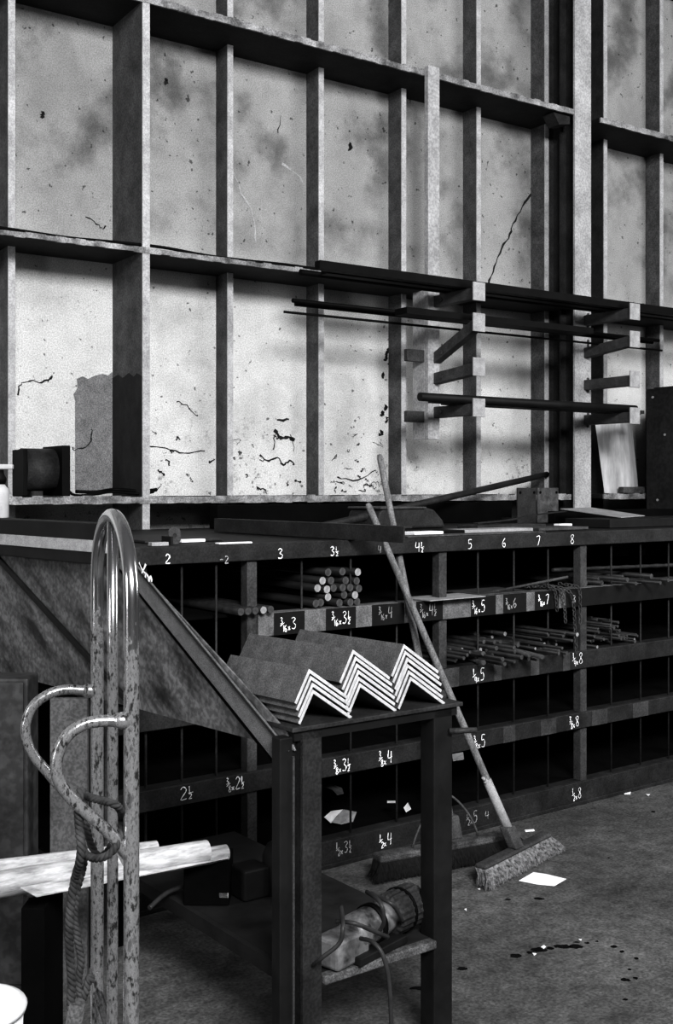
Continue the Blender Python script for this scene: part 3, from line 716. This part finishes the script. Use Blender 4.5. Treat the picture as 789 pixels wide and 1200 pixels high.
# ------------------------------------------------------------------ bin at left
bn = thing('scrap_bin', 'large steel bin side with a diagonal angle edge and grey channel on top', 'bin', BN(.8, 0, 0))
mb = MB(); mb.prism([BN(.0, 0, .816), BN(.03, 0, .86), BN(.797, 0, 1.274), BN(2.3, 0, 1.27), BN(2.3, 0, .816)], BN(0, -.006, 0)-BN(0, 0, 0)); mb.build('side_panel', M['bin'], bn)
def strip(t0, z0, t1, z1, w, n0, n1, name, m, bev=.002, wdir=1):
    d = Vector((t1-t0, z1-z0)).normalized(); a = Vector((-d.y, d.x))*wdir
    P = [BN(t0, n0, z0), BN(t1, n0, z1), BN(t1+a.x*w, n0, z1+a.y*w), BN(t0+a.x*w, n0, z0+a.y*w)]
    mb = MB(); mb.prism(P, BN(0, n1, 0)-BN(0, n0, 0)); return mb.build(name, M[m], bn, bevel=bev)
eg = strip(.01, .816, .80, 1.30, .062, .004, .012, 'edge_angle', 'bin_edge', wdir=-1)
strip(.01, .816, .80, 1.30, .005, .012, .018, 'edge_lip', 'steel_dark', wdir=-1)
strip(.045, .763, .832, 1.247, .016, .001, .005, 'edge_shadow', 'soot_shade', wdir=-1)  # dark strip painted as the shadow gap along the edge angle
strip(.78, .82, 1.72, 1.245, .02, .001, .012, 'stiffener', 'steel_dark')
mb = MB(); P = [BN(.86, .03, 1.25), BN(2.3, .03, 1.25), BN(2.3, .03, 1.382), BN(.86, .03, 1.382)]; mb.prism(P, BN(0, -.05, 0)-BN(0, .03, 0)); mb.build('top_channel', M['steel_dark'], bn, bevel=.003)
mb = MB(); P = [BN(.87, .034, 1.29), BN(2.3, .034, 1.29), BN(2.3, .034, 1.328), BN(.87, .034, 1.328)]; mb.prism(P, BN(0, .03, 0)-BN(0, .034, 0)); o = mb.build('channel_flange', M['bin_light'], bn); o['label'] = 'light grey worn flange'
for t in (1.06, 2.2):
    mb = MB(); mb.box(BN, t, t+.05, -.05, 0, 0, .83); mb.build('leg', M['steel_dark'], bn)
mb = MB(); mb.prism([BN(.03, -.006, .82), BN(2.3, -.006, .82), BN(2.3, -.05, .82), BN(.03, -.05, .82)], (0, 0, .006)); mb.build('bottom_ledge', M['steel_dark'], bn)
# chalk scribble on the edge
mb = MB()
def eb(px): 
    out = []
    for x, y in px:
        # intersection with the angle face plane, 14 mm in front of the bin side
        k = (x-CX)/FPX; dirv = Vector((f2[0]+r2[0]*k, f2[1]+r2[1]*k, 0)); N = Vector((QD.y, -QD.x, 0))
        if N.dot(-S0) < 0: N = -N
        t = (S0+N*.0140).dot(N)/dirv.dot(N); out.append(at(x, y, t))
    return out
NB = Vector((QD.y, -QD.x, 0)); NB = NB if NB.dot(-S0) > 0 else -NB
for st in ([(163,659),(167,668),(172,673)], [(171,661),(168,668),(166,672)], [(170,679),(171,673),(174,676),(175,682)], [(175,680),(177,675),(178,682)]): ribbon(mb, spline(eb(st), 3), .008, NB, 0, True)
o = mb.build('chalk_mark', M['chalk'], eg); o['label'] = 'white chalk scribble'
# bottle on the channel
bp_ = BN(1.67, -.0, 1.383); bt = thing('spray_bottle', 'white spray bottle with a dark neck at the far left', 'bottle', bp_)
mb = MB(); mb.lathe(bp_, (0, 0, 1), [(0, .027), (.003, .030), (.09, .030), (.103, .027), (.118, .015)], 24); mb.build('body', M['bottle'], bt, smooth=True)
mb = MB(); mb.lathe(bp_+Vector((0, 0, .1185)), (0, 0, 1), [(0, .018), (.02, .022), (.035, .014), (.05, .012)], 16); mb.build('neck', M['black'], bt, smooth=True)
mb = MB(); tdir = (BN(1, 0, 0)-BN(0, 0, 0)); q0 = bp_+Vector((0, 0, .170)); side = cam(1, 0)
mb.hexa([q0-side*.03-f_*.01 if False else q0+side*a+Vector((0, 0, zz))+cam(0, b) for zz in (0, .018) for a, b in ((-.035, -.012), (.045, -.012), (.045, .012), (-.035, .012))]); mb.build('trigger_head', M['bottle'], bt, bevel=.004)
# ------------------------------------------------------------------ stand with angle irons
sd = thing('welding_stand', 'dark steel stand with a thin top plate and a low shelf', 'stand', ST(.28, .3, 0))
mb = MB(); mb.box(ST, -.012, .585, -.01, .40, .865, .877); mb.build('top_plate', M['steel'], sd, bevel=.002)
mb = MB(); mb.box(ST, .0, .57, .0, .05, .84, .864); mb.build('apron', M['steel_dark'], sd)
def leg(w0, w1, b0, b1, z1, m='steel', th=.008):
    mb = MB(); mb.box(ST, w0, w1, b0, b0+th, 0, z1); mb.box(ST, w0 if True else w1, w0+th, b0, b1, 0, z1); return mb.build('leg', M[m], sd, bevel=.002)
leg(.02, .088, .0, .07, .863)
mb = MB(); mb.box(ST, -.038, .012, .01, .05, 0, .85); mb.build('leg', M['steel_dark'], sd, bevel=.003)
mb = MB(); mb.box(ST, .0, .0035, .004, .012, .05, .8); o = mb.build('edge_highlight', M['post'], sd); o['label'] = 'painted highlight along the edge of the left leg'  # thin pale strip painted as a highlight on the leg
mb = MB(); mb.box(ST, .482, .552, .0, .06, 0, .864); mb.build('leg', M['steel_dark'], sd, bevel=.003)
for xc in (351, 513):
    b_ = .34; o0 = ST(0, b_, 0); k_ = (xc-CX)/FPX; dx_, dy_ = f2[0]+r2[0]*k_, f2[1]+r2[1]*k_
    w = (o0.y*dx_-o0.x*dy_)/(U.x*dy_-U.y*dx_)/KS-.016
    mb = MB(); mb.box(ST, w, w+.032, b_, b_+.032, .211, .864); mb.build('leg', M['soot_shade'], sd)
mb = MB(); mb.tube([ST(.53, -.01, .80), ST(.60, -.05, .80)], .008, 8); mb.build('peg', M['steel'], sd, smooth=True)
mb = MB(); mb.box(ST, .05, .55, .02, 1.2, .185, .21); mb.build('shelf', M['wood_dark'], sd, bevel=.003)
mb = MB(); mb.box(ST, .09, .482, -.012, .019, .188, .212); o = mb.build('shelf_edge', M['wood_light'], sd, bevel=.004); o['label'] = 'pale chipped wooden shelf edge'
mb = MB(); mb.box(ST, .03, .049, .02, 1.2, .17, .212); mb.build('shelf_side', M['wood_dark'], sd)
for w in (.05, .5):
    mb = MB(); mb.box(ST, w, w+.04, 1.15, 1.19, 0, .184); mb.build('shelf_leg', M['soot_shade'], sd)
# angles: L profile, legs .158 and .096, 10 mm thick
a1 = Vector((.134, -.09)).normalized(); a2 = Vector((-.046, -.084)).normalized()
def lprof(c, l1, l2, t):
    c = Vector(c); P = [c, c+a1*l1, c+a1*l1+a2*t, c+a1*t+a2*t, c+a2*l2+a1*t, c+a2*l2]
    return P
nvec = (Vector((-.0045, .0185)))
cols = [((.020, .877), 4, .33, 'left'), ((.205, .877), 6, .46, 'middle'), ((.385, .877), 6, .44, 'right')]
base = {'left': at(360, 805, 2.90), 'middle': at(423, 795, 3.0), 'right': at(486, 786, 3.12)}
layer_words = {6: ['lowest', 'second lowest', 'third from the bottom', 'third from the top', 'second from the top', 'topmost'], 4: ['lowest', 'second from the bottom', 'second from the top', 'topmost']}
qs = QD
wq = U.dot(qs); bq = PV.dot(qs)
for ci, (c_, n, L, nm) in enumerate(cols):
    bse = {'left': (.020+.042, 0), 'middle': (.176+.042, 0), 'right': (.352+.042, 0)}[nm]
    for k in range(n):
        cz = .878+.0905+nvec.y*k; cw = bse[0]+nvec.x*k+random.uniform(-.0015, .0015)
        fb = -.0+random.uniform(0, .006)
        prof = [ST(p.x, fb, p.y) for p in lprof((cw, cz), .158, .096, .0092)]
        mb = MB(); mb.prism(prof, qs*(KS*L*random.uniform(.97, 1.03)), 0, 1)
        tag(mb.build('angle_iron', [M['angle'], M['angle_end']], bevel=.0012), '%s steel angle in the %s nested stack on the stand' % (layer_words[n][k], nm), 'angle iron', 'steel angles nested on the stand')
# motor with cables on the low shelf
zs = zk(.211)+.001
mo = thing('electric_motor', 'greasy electric motor with a ribbed end lying on the low shelf', 'motor', ST(.33, .2, zs))
mA = atk(388, 1086, 2.98); mA.z = zs+.062; mB = atk(488, 1064, 3.28); mB.z = zs+.062; ax = (mB-mA); Lm = ax.length; ax.normalize()
mb = MB(); mb.lathe(mA, ax, [(Lm*.62, .044), (Lm*.64, .053), (Lm*.93, .056), (Lm*.97, .05), (Lm, .035)], 40, flute=.06); mb.build('ribbed_end', M['steel'], mo, smooth=False)
mb = MB(); mb.lathe(mA, ax, [(Lm*.2, .036), (Lm*.24, .046), (Lm*.5, .048), (Lm*.56, .043), (Lm*.62, .041)], 28); mb.build('housing', M['motor'], mo, smooth=True)
for q0_, q1_, qr in ((.42, .47, .052), (.78, .80, .0605)):
    mb = MB(); mb.lathe(mA, ax, [(Lm*q0_, qr), (Lm*q1_, qr)], 28); mb.build('clamp_band', M['black'], mo, smooth=True)
sd_ = ax.cross(Vector((0, 0, 1))).normalized()
mb = MB(); c = mA+ax*(Lm*.08); mb.hexa([c+ax*a+sd_*b+Vector((0, 0, q)) for q in (-.058, .015) for a, b in ((-.05, -.04), (.08, -.04), (.08, .04), (-.05, .04))]); mb.build('terminal_box', M['motor'], mo, bevel=.008)
mb = MB(); c = mA+ax*(Lm*.4); mb.hexa([c+ax*a+sd_*b+Vector((0, 0, q)) for q in (-.0615, -.04) for a, b in ((-.1, -.06), (.1, -.06), (.1, .06), (-.1, .06))]); mb.build('foot', M['steel_dark'], mo, bevel=.003)
for i, P in enumerate(([atk(400,1062,2.95), atk(402,1085,2.86), atk(398,1105,2.86), atk(378,1122,2.86), atk(368,1130,2.9)],
          [atk(395,1080,2.92), atk(415,1082,2.88), atk(440,1092,2.92), atk(455,1098,3.0)],
          [atk(430,1045,3.1), atk(446,1058,3.0), atk(450,1080,3.0), atk(444,1092,3.02)], [atk(435,1047,3.1), atk(460,1060,3.05), atk(472,1080,3.12)],
          [atk(423,1100,2.92), atk(437,1104,2.86), atk(449,1120,2.84), atk(456,1150,2.84), atk(459,1200,2.84), atk(462,1222,2.84), Vector((atk(470,1240,2.84).x, atk(470,1240,2.84).y, .008))])):
    mb = MB(); mb.tube(spline(P, 7), .0055, 8); mb.build('cable', M['rubber'], mo, smooth=True)
# darker gearbox at the back of the shelf
g0 = camk(-.175, 3.55); gx = thing('gearbox', 'dark round-topped gearbox at the back of the low shelf', 'gearbox', Vector((g0.x, g0.y, zs)))
mb = MB(); mb.lathe(Vector((g0.x, g0.y, zs)), (0, 0, 1), [(0, .06), (.11, .058), (.14, .045), (.15, .02)], 24); mb.build('drum', M['steel_dark'], gx, smooth=True)
mb = MB(); h0 = camk(-.26, 3.50); mb.hexa([Vector((h0.x, h0.y, zs))+U*a+PV*b+Vector((0, 0, q)) for q in (0, .09) for a, b in ((-.05, -.03), (.04, -.03), (.04, .06), (-.05, .06))]); mb.build('casing', M['steel_dark'], gx, bevel=.006)
mb = MB(); p = atk(257, 1052, 3.42); mb.hexa([p+cam(a, 0)+Vector((0, 0, q))+cam(0, b) for q in (0, .014) for a, b in ((0, 0), (.026, 0), (.026, .003), (0, .003))]); o = mb.build('rating_plate', M['paper'], gx); o['label'] = 'small white plate'
mb = MB(); P = [onZ(175, 1064, zs+.01), onZ(200, 1044, zs+.03), onZ(235, 1036, zs+.03), onZ(290, 1032, zs+.02)]; mb.tube(spline(P, 8), .007, 8); tag(mb.build('hose', M['rubber'], smooth=True), 'dark hose curving across the low shelf', 'hose')
# ------------------------------------------------------------------ brooms
def broom(hA, hB, top, bot, thick, fr, label, m_b, m_handle, wires=False, lighter=None, blen=.11, lean=.05, hh=.028):
    A, B = Vector(hA), Vector(hB); base = (A+B)/2; root = thing('push_broom', label, 'broom', Vector((base.x, base.y, 0)))
    ax = (B-A).normalized(); sidev = Vector((ax.y, -ax.x, 0))
    if sidev.dot(-base) < 0: sidev = -sidev   # towards the viewer
    L = (B-A).length
    mb = MB(); mb.hexa([A+ax*a+sidev*b+Vector((0, 0, q)) for q in (-hh, 0) for a, b in ((0, -thick/2), (L, -thick/2), (L, thick/2), (0, thick/2))]); blk = mb.build('head_block', M[m_handle], root, bevel=.008)
    mb = MB(); rnd = random.Random(3)
    ztop = A.z-hh
    # dense core
    n = 24
    for k in range(n):
        a0 = L*k/n; a1_ = L*(k+1)/n
    mb.hexa([A+ax*a+sidev*b+Vector((0, 0, q)) for (a, b, q) in ((.0, -thick*.4+lean*.6, -ztop-hh+.015), (L, -thick*.4+lean*.6, -ztop-hh+.015), (L, thick*.5+lean*.6, -ztop-hh+.015), (0, thick*.5+lean*.6, -ztop-hh+.015), (.005, -thick*.4, -hh), (L-.005, -thick*.4, -hh), (L-.005, thick*.42, -hh), (.005, thick*.42, -hh))])
    N = 5200
    for k in range(N):
        a = rnd.uniform(.0, L); b = rnd.uniform(-thick*.45, thick*.5)
        if k % 2: b = thick*.46*rnd.uniform(.85, 1.05)
        if k % 11 == 0: a = rnd.choice([0.002, L-.002])
        p = A+ax*a+sidev*b+Vector((0, 0, -hh+rnd.uniform(0, .002)))
        e = p+Vector((0, 0, -(ztop-.004)*rnd.uniform(.72, 1.0)))+sidev*(lean*rnd.uniform(.5, 1.3)+b*.3)+ax*(rnd.gauss(0, .014)+(a/L-.5)*.03)
        w = .0016; o_ = len(mb.v); t = ax*w
        mid = p+(e-p)*.5+sidev*(.008)+ax*rnd.gauss(0, .003)
        mb.v += [p-t, p+t, mid+t, mid-t, e+t*.6, e-t*.6]; mb.face([o_, o_+1, o_+2, o_+3]); mb.face([o_+3, o_+2, o_+4, o_+5])
    mb.build('bristles', M[m_b], root)
    T, Bt = Vector(top), Vector(bot); mb = MB(); dd = T-Bt
    mb.tube([Bt+dd*t for t in (0, .25, .5, .75, .99, 1)], [.0150, .0145, .0145, .0138, .0135, .009], 14); hd = mb.build('handle', M['wood'], root, smooth=True)
    dn = dd.normalized()
    if lighter:
        mb = MB(); mb.tube([Bt+dn*.06, Bt+dn*lighter], [.019, .0175], 14); o = mb.build('taped_grip', M['plate'], root, smooth=True); o['label'] = 'pale worn lower sleeve of the handle'
        mb = MB(); p = Bt+dn*lighter; sv = dn.cross(Vector((0, 0, 1))).normalized(); mb.tube([p-sv*.03, p+sv*.012], .007, 8); mb.tube([p-sv*.03+dn*.006, p-sv*.04+dn*.02], .006, 8); mb.build('wing_nut', M['plate'], root, smooth=True)
    mb = MB(); sv = ax
    c = Bt+dn*.02
    mb.hexa([c+dn*q+ax*a+sidev*b for q in (-.03, .06) for a, b in ((-.03, -.02), (.03, -.02), (.03, .022), (-.03, .022))]); mb.build('socket', M['rail_light'], root, bevel=.006)
    if wires:
        for sgn, tgt in ((1, .14), (-1, -.17)):
            p0 = Bt+dn*.17; p2 = base+ax*tgt; p2.z = A.z+.002
            mb = MB(); mb.tube(arc(p0, (p0+p2)/2+ax*sgn*.035+Vector((0, 0, .03)), p2, 10), .0045, 8); mb.build('brace_wire', M['rail_light'], root, smooth=True)
    return root
hA = at(563, 1011, 4.18); hB = at(641, 976.5, 4.58); zz = (hA.z+hB.z)/2; hA.z = hB.z = zz; print('broom head z', zz)
broom(hA, hB, at(431, 590, 4.58), (hA+hB)/2+Vector((0, 0, .01)), .05, None, 'push broom with pale frosted bristles, foremost on the open floor', 'bristle', 'post', lighter=.27, lean=.03, blen=.1, hh=.018)
hA = at(441, 1001, 4.25); hB = at(606, 972, 4.56); zz = (hA.z+hB.z)/2; hA.z = hB.z = zz
bot = at(532, 984, 4.45); bot.z = zz+.01
broom(hA, hB, at(445, 533, 4.72), bot, .065, None, 'push broom with dark bristles and wire braces, behind the stand leg', 'bristle_dark', 'wood_light', wires=True, lean=.02)
# ------------------------------------------------------------------ paper and litter on the floor
P = [onZ(x, y, .002) for x, y in ((608.3,1032.4),(625.2,1022.6),(640,1024.6),(663.8,1030.4),(650,1038.4),(630,1036.6))]
mb = MB(); mb.prism(P, (0, 0, .002)); tag(mb.build('paper_sheet', M['paper']), 'white sheet of paper lying on the floor by the front broom', 'paper')
lit = [([(615,973),(626,972),(627,974),(616,975)], 'long pale sliver on the floor behind the front broom head'),
       ([(730,928),(740,927),(739,931),(732,931)], 'pale flake on the floor by the bottom rail at right'),
       ([(634,1110),(638,1108),(640,1110),(637,1112)], 'white crumb among the oil drips'), ([(624,1117),(629,1118),(626,1120)], 'small white flake left in the oil drips'),
       ([(757,931),(762,931),(760,933)], 'tiny pale flake nearest the right edge by the rail'),
       ([(394,1044),(400,1037),(404,1041),(398,1042)], 'tiny bright paper twist behind the motor'),
       ([(374,1015),(386,1012),(388,1014),(376,1017)], 'pale scrap at the foot of the rack beside the stand leg'),
       ([(560,1042),(563,1041),(563,1043)], 'tiny white crumb left of the front broom head'), ([(544,1066),(547,1065),(547,1068)], 'tiny white crumb on the floor right of the stand leg'),
       ([(678,1101),(682,1101),(681,1103)], 'small pale fleck beside the darkest oil drip')]
for px, lb in lit: scrap(px, 0, 0, lb, plane='floor', cat='litter')
# ------------------------------------------------------------------ left foreground: cabinet, boards, rolls, bucket
cb2 = thing('low_cabinet', 'dark grey low cabinet at the left edge behind the white rolls', 'cabinet', cam(-1.15, 3.4))
def CF(a, b, z): return cam(a, b, z)
def CFK(a, b, z): return camk(a, b, z)
mb = MB(); mb.box(CF, -1.5, -.915, 3.30, 3.42, .0, .93); mb.build('body', M['cab2'], cb2, bevel=.006)
mb = MB(); mb.box(CF, -1.49, -.925, 3.285, 3.299, .03, .92); mb.build('door', M['cab2'], cb2, bevel=.002)
mb = MB(); mb.hexa([cam(a, d, z) for z, d in ((0, 3.86), (.79, 3.98)) for a, d2 in ((-.93, 0), (-.80, 0))] if False else [cam(a, d, z) for z in (0, .862) for a, d in ((-.862, 3.35), (-.75, 3.35), (-.75, 3.37), (-.862, 3.37))])
tag(mb.build('plywood_board', M['board']), 'grey board standing upright behind the hand truck handles', 'board')
mb = MB(); mb.box(CFK, -.865, -.80, 3.05, 3.26, 0, .345); tag(mb.build('wooden_crate', M['soot_shade'], bevel=.004), 'dark crate holding up the left end of the white rolls', 'crate')
mb = MB(); mb.box(CFK, -.47, -.33, 3.42, 3.56, .2115, .345); tag(mb.build('wooden_block', M['soot_shade'], bevel=.004), 'black block on the low shelf under the end of the white rolls', 'block')
def roll(a, b, r0, label, spiral=True, tail=0):
    a, b = Vector(a), Vector(b); ax = (b-a).normalized(); u = Vector((0, 0, 1)); v = ax.cross(u).normalized(); mb = MB(); n = 60; pts0 = []
    for k in range(n+1):
        th = k/n*2*math.pi*2.6; r = r0*(.35+.65*k/n); pts0.append(v*(r*math.cos(th))+u*(r*math.sin(th)))
    o_ = len(mb.v)
    for p in pts0: mb.v += [a+p, b+p*.9]
    for k in range(n): mb.face([o_+2*k, o_+2*k+2, o_+2*k+3, o_+2*k+1])
    # outer skin
    mb.tube([a+ax*.002, (a+b)/2, b-ax*.002], [r0*1.01, r0*.97, r0*.91], 20, False)
    o = mb.build('paper_roll', M['paper_roll'], smooth=True); tag(o, label, 'paper roll', 'rolled drawings'); return o
roll(atk(-22, 1040, 3.02), atk(243, 997, 3.40), .034, 'thickest white paper roll in front, lying behind the hand truck')
roll(atk(-60, 1024, 3.14), atk(184, 993, 3.50), .022, 'thin white paper roll lying at the back of the bundle')
roll(atk(28, 1040.5, 3.10), atk(266, 999, 3.46), .026, 'long white paper roll reaching furthest right')
P = [atk(24, 1041, 3.0), atk(43, 1051.5, 3.0), atk(268, 1006, 3.42), atk(262, 999, 3.5)]
mb = MB(); mb.prism(P, (0, 0, .003)); tag(mb.build('paper_sheet', M['paper_roll']), 'loose white sheet peeling away under the rolls', 'paper')
bk = cam(-.80, 2.45); bu = thing('white_bucket', 'white plastic bucket at the bottom left corner', 'bucket', bk)
mb = MB(); mb.lathe(bk, (0, 0, 1), [(0, .09), (.34, .108)], 32); mb.build('body', M['white'], bu, smooth=True)
mb = MB(); mb.lathe(bk+Vector((0, 0, .3405)), (0, 0, 1), [(0, .113), (.012, .116), (.018, .112), (.022, .10)], 32); mb.build('lid', M['white'], bu, smooth=True)
# ------------------------------------------------------------------ hand truck
Np = (-.3317, 1.80); Fp = (-.4729, 2.20)
ht = thing('hand_truck', 'worn chrome tubular hand truck standing upright with two loop handles', 'hand truck', cam(-.40, 2.0))
du = Vector((Fp[0]-Np[0], Fp[1]-Np[1])); Wd = du.length; du.normalize(); pu = Vector((-.943, -.332))
def HT(u, p, z): return cam(Np[0]+du.x*u+pu.x*p, Np[1]+du.y*u+pu.y*p, z)
R_ = .0128
pts = [HT(0, 0, .10)]+[HT(0, 0, z) for z in (.5, .9, 1.2, 1.30)]
for k in range(0, 21):
    th = math.pi*k/20; pts.append(HT(Wd/2-Wd/2*math.cos(th), 0, 1.32+.128*math.sin(th)))
pts += [HT(Wd, 0, z) for z in (1.30, 1.2, .9, .5, .10)]
mb = MB(); mb.tube(pts, R_, 20); mb.build('side_frame', M['chrome'], ht, smooth=True)
mb = MB(); mb.tube([HT(Wd/2, 0, z) for z in (.12, .5, .9, 1.2, 1.437)], .0098, 16); mb.build('centre_tube', M['chrome'], ht, smooth=True)
for z in (.16, .5):
    mb = MB(); mb.tube([HT(0, 0, z), HT(Wd, 0, z)], .010, 12); mb.build('crossbar', M['chrome'], ht, smooth=True)
def hd(px, d0, u0):
    out = []
    for (x, y) in px:
        # point of the plane u = u0
        k = (x-CX)/FPX  # r = k d ; r = Np0+du.x*u0+pu.x*p ; d = Np1+du.y*u0+pu.y*p
        r0_ = Np[0]+du.x*u0; dd0 = Np[1]+du.y*u0
        p = (k*dd0-r0_)/(pu.x-k*pu.y); d = dd0+pu.y*p
        out.append(HT(u0, p, H-(y-HY)*d/FPX))
    return out
near = spline(hd([(153,845),(140,845),(118,845),(98,849),(80,861),(69,880),(66,902),(73,922),(88,940),(108,958),(127,975),(143,993),(152,1004)], 1.8, 0), 5)
far = spline(hd([(114,809),(100,809),(78,808),(58,813),(40,826),(31,845),(31,866),(40,886),(54,903),(70,922),(86,940),(102,958),(114,970)], 2.2, Wd), 5)
mb = MB(); mb.tube(near, .0098, 16); mb.build('loop_handle', M['chrome'], ht, smooth=True)
mb = MB(); mb.tube(far, .0098, 16); mb.build('loop_handle', M['chrome'], ht, smooth=True)
for u0, px in ((0, (150, 844)), (Wd, (110, 809))):
    q = hd([px], 0, u0)[0]; q2 = HT(u0, 0, q.z); mb = MB(); mb.lathe(q2, (q-q2) if (q-q2).length > 1e-4 else HT(u0, 1, 0)-HT(u0, 0, 0), [(.004, .0135), (.014, .0142), (.024, .0125), (.028, .0100)], 16); mb.build('weld_collar', M['chrome'], ht, smooth=True)
gp = hd([(134,996),(152,1000),(152,1024),(146,1018)], 0, 0); mb = MB(); mb.prism(gp, HT(.006, 0, 0)-HT(0, 0, 0)); mb.build('gusset', M['chrome'], ht)
mb = MB(); mb.hexa([HT(u, p, z) for z in (.002, .010) for u, p in ((-.02, -.20), (Wd+.02, -.20), (Wd+.02, .02), (-.02, .02))]); mb.build('toe_plate', M['steel_dark'], ht)
mb = MB(); mb.hexa([HT(u, p, z) for z in (.010, .12) for u, p in ((-.0, -.012), (Wd, -.012), (Wd, -.004), (0, -.004))]); mb.build('toe_upright', M['steel_dark'], ht)
mb = MB(); mb.tube([HT(-.04, .10, .10), HT(Wd+.04, .10, .10)], .008, 10); mb.build('axle', M['steel'], ht, smooth=True)
for u in (.02, Wd-.06):
    axd = HT(1, 0, 0)-HT(0, 0, 0)
    mb = MB(); mb.lathe(HT(u, .10, .10), axd, [(0, .08), (.006, .098), (.034, .098), (.04, .08)], 32); w_ = mb.build('wheel', M['rubber'], ht, smooth=True)
    mb = MB(); mb.lathe(HT(u-.003, .10, .10), axd, [(0, .04), (.046, .04)], 24); mb.build('hub', M['steel'], w_, smooth=True)
for u in (0, Wd):
    mb = MB(); mb.tube([HT(u, 0, .28), HT(u, .1, .10)], .007, 8); mb.build('wheel_bracket', M['steel'], ht, smooth=True)
# rope
def rope(P, R, pitch, mb, sub=14):
    pts = spline(P, sub); d = 0; prev = pts[0]; S = [[], [], []]; up = None
    for i, p in enumerate(pts):
        t = (pts[min(i+1, len(pts)-1)]-pts[max(i-1, 0)]).normalized(); d += (p-prev).length; prev = p
        if up is None: up = t.orthogonal()
        a = t.cross(up).normalized(); up = a.cross(t).normalized()
        for k in range(3):
            th = 2*math.pi*(d/pitch+k/3); S[k].append(p+a*(R*.52*math.cos(th))+up*(R*.52*math.sin(th)))
    for s_ in S: mb.tube(s_, R*.52, 7)
mb = MB()
def rp(px, d): return [at(x, y, d+(dd[0] if dd else 0)) for (x, y, *dd) in px]
rope(rp([(97,928),(104,934,-.05),(118,938,-.07),(130,941,-.09),(139,946,-.08),(143,960,-.02),(139,985,-.05),(128,1001,-.06),(112,1006,-.05),(100,1000,-.02),(95,988)], 1.84), .0066, .026, mb)
rope(rp([(95,925,.0),(92,945,-.02),(93,970,-.02),(95,990,-.03),(94,1008,-.03),(88,1030),(83,1060),(81,1090),(82,1120),(84,1150),(83,1182)], 1.80), .0074, .028, mb)
rope(rp([(100,1002),(96,1022),(90,1045),(87,1075),(91,1100),(95,1125),(92,1150),(96,1170),(101,1160),(105,1145),(108,1150)], 1.84), .0066, .026, mb)
rope(rp([(99,935),(99,955),(103,975),(107,990),(115,1003),(124,1000),(131,990)], 1.86), .0062, .025, mb)
tag(mb.build('rope', M['rope'], smooth=True), 'dark twisted rope knotted round the hand truck handles and hanging down', 'rope')
mb = MB(); q = at(91, 1174, 1.80); e = at(84, 1215, 1.80); dirv = (e-q); k = q.z/(-dirv.z); mb.tube([q, q+dirv*k], .0135, 14); tag(mb.build('wooden_stick', M['wood_light'], smooth=True), 'pale wooden stick standing at the end of the hanging rope', 'stick')
# ------------------------------------------------------------------ light
w = bpy.data.worlds.new('World'); scn.world = w; w.use_nodes = True
bg = w.node_tree.nodes['Background']; tcw = w.node_tree.nodes.new('ShaderNodeTexCoord'); sp_ = w.node_tree.nodes.new('ShaderNodeSeparateXYZ')
cw = w.node_tree.nodes.new('ShaderNodeValToRGB'); w.node_tree.links.new(tcw.outputs['Generated'], sp_.inputs[0]); w.node_tree.links.new(sp_.outputs['Z'], cw.inputs[0])
cw.color_ramp.elements[0].color = (.005, .005, .005, 1); cw.color_ramp.elements[1].color = (.5, .5, .51, 1); cw.color_ramp.elements[0].position = .0; cw.color_ramp.elements[1].position = .8
w.node_tree.links.new(cw.outputs[0], bg.inputs[0]); bg.inputs[1].default_value = .22
def area(loc, target, sx, sy, power, name):
    L = bpy.data.lights.new(name, 'AREA'); L.shape = 'RECTANGLE'; L.size = sx; L.size_y = sy; L.energy = power
    o = bpy.data.objects.new(name, L); COL.objects.link(o); o.location = loc
    o.rotation_euler = (Vector(target)-Vector(loc)).to_track_quat('-Z', 'Y').to_euler(); return o
area((-.2, -3.6, 5.0), (3.8, 5.6, 2.0), 2.8, 1.6, 1000, 'skylight')
area((7.5, .5, 3.6), (2.5, 4.5, 1.2), 2.4, 3.2, 175, 'doorway_light')
area((-4.2, 1.6, 2.3), (.2, 2.8, 1.1), 1.0, 2.4, 100, 'side_rim_light')  # unseen light added for the left rim on the hand truck tubes
# ------------------------------------------------------------------ camera
c = bpy.data.cameras.new('camera'); co = bpy.data.objects.new('camera', c); COL.objects.link(co)
co.location = (0, 0, H); co.rotation_euler = (math.pi/2, 0, -math.atan2(f2[0], f2[1]))
c.sensor_fit = 'HORIZONTAL'; c.sensor_width = 36; c.lens = 36*FPX/789; c.shift_y = -(600-HY)/789; c.clip_start = .05
scn.camera = co
scn.view_settings.view_transform = 'Standard'; scn.view_settings.exposure = .42; scn.view_settings.gamma = .80
for o in scn.objects:
    if '_w' in o: del o['_w']
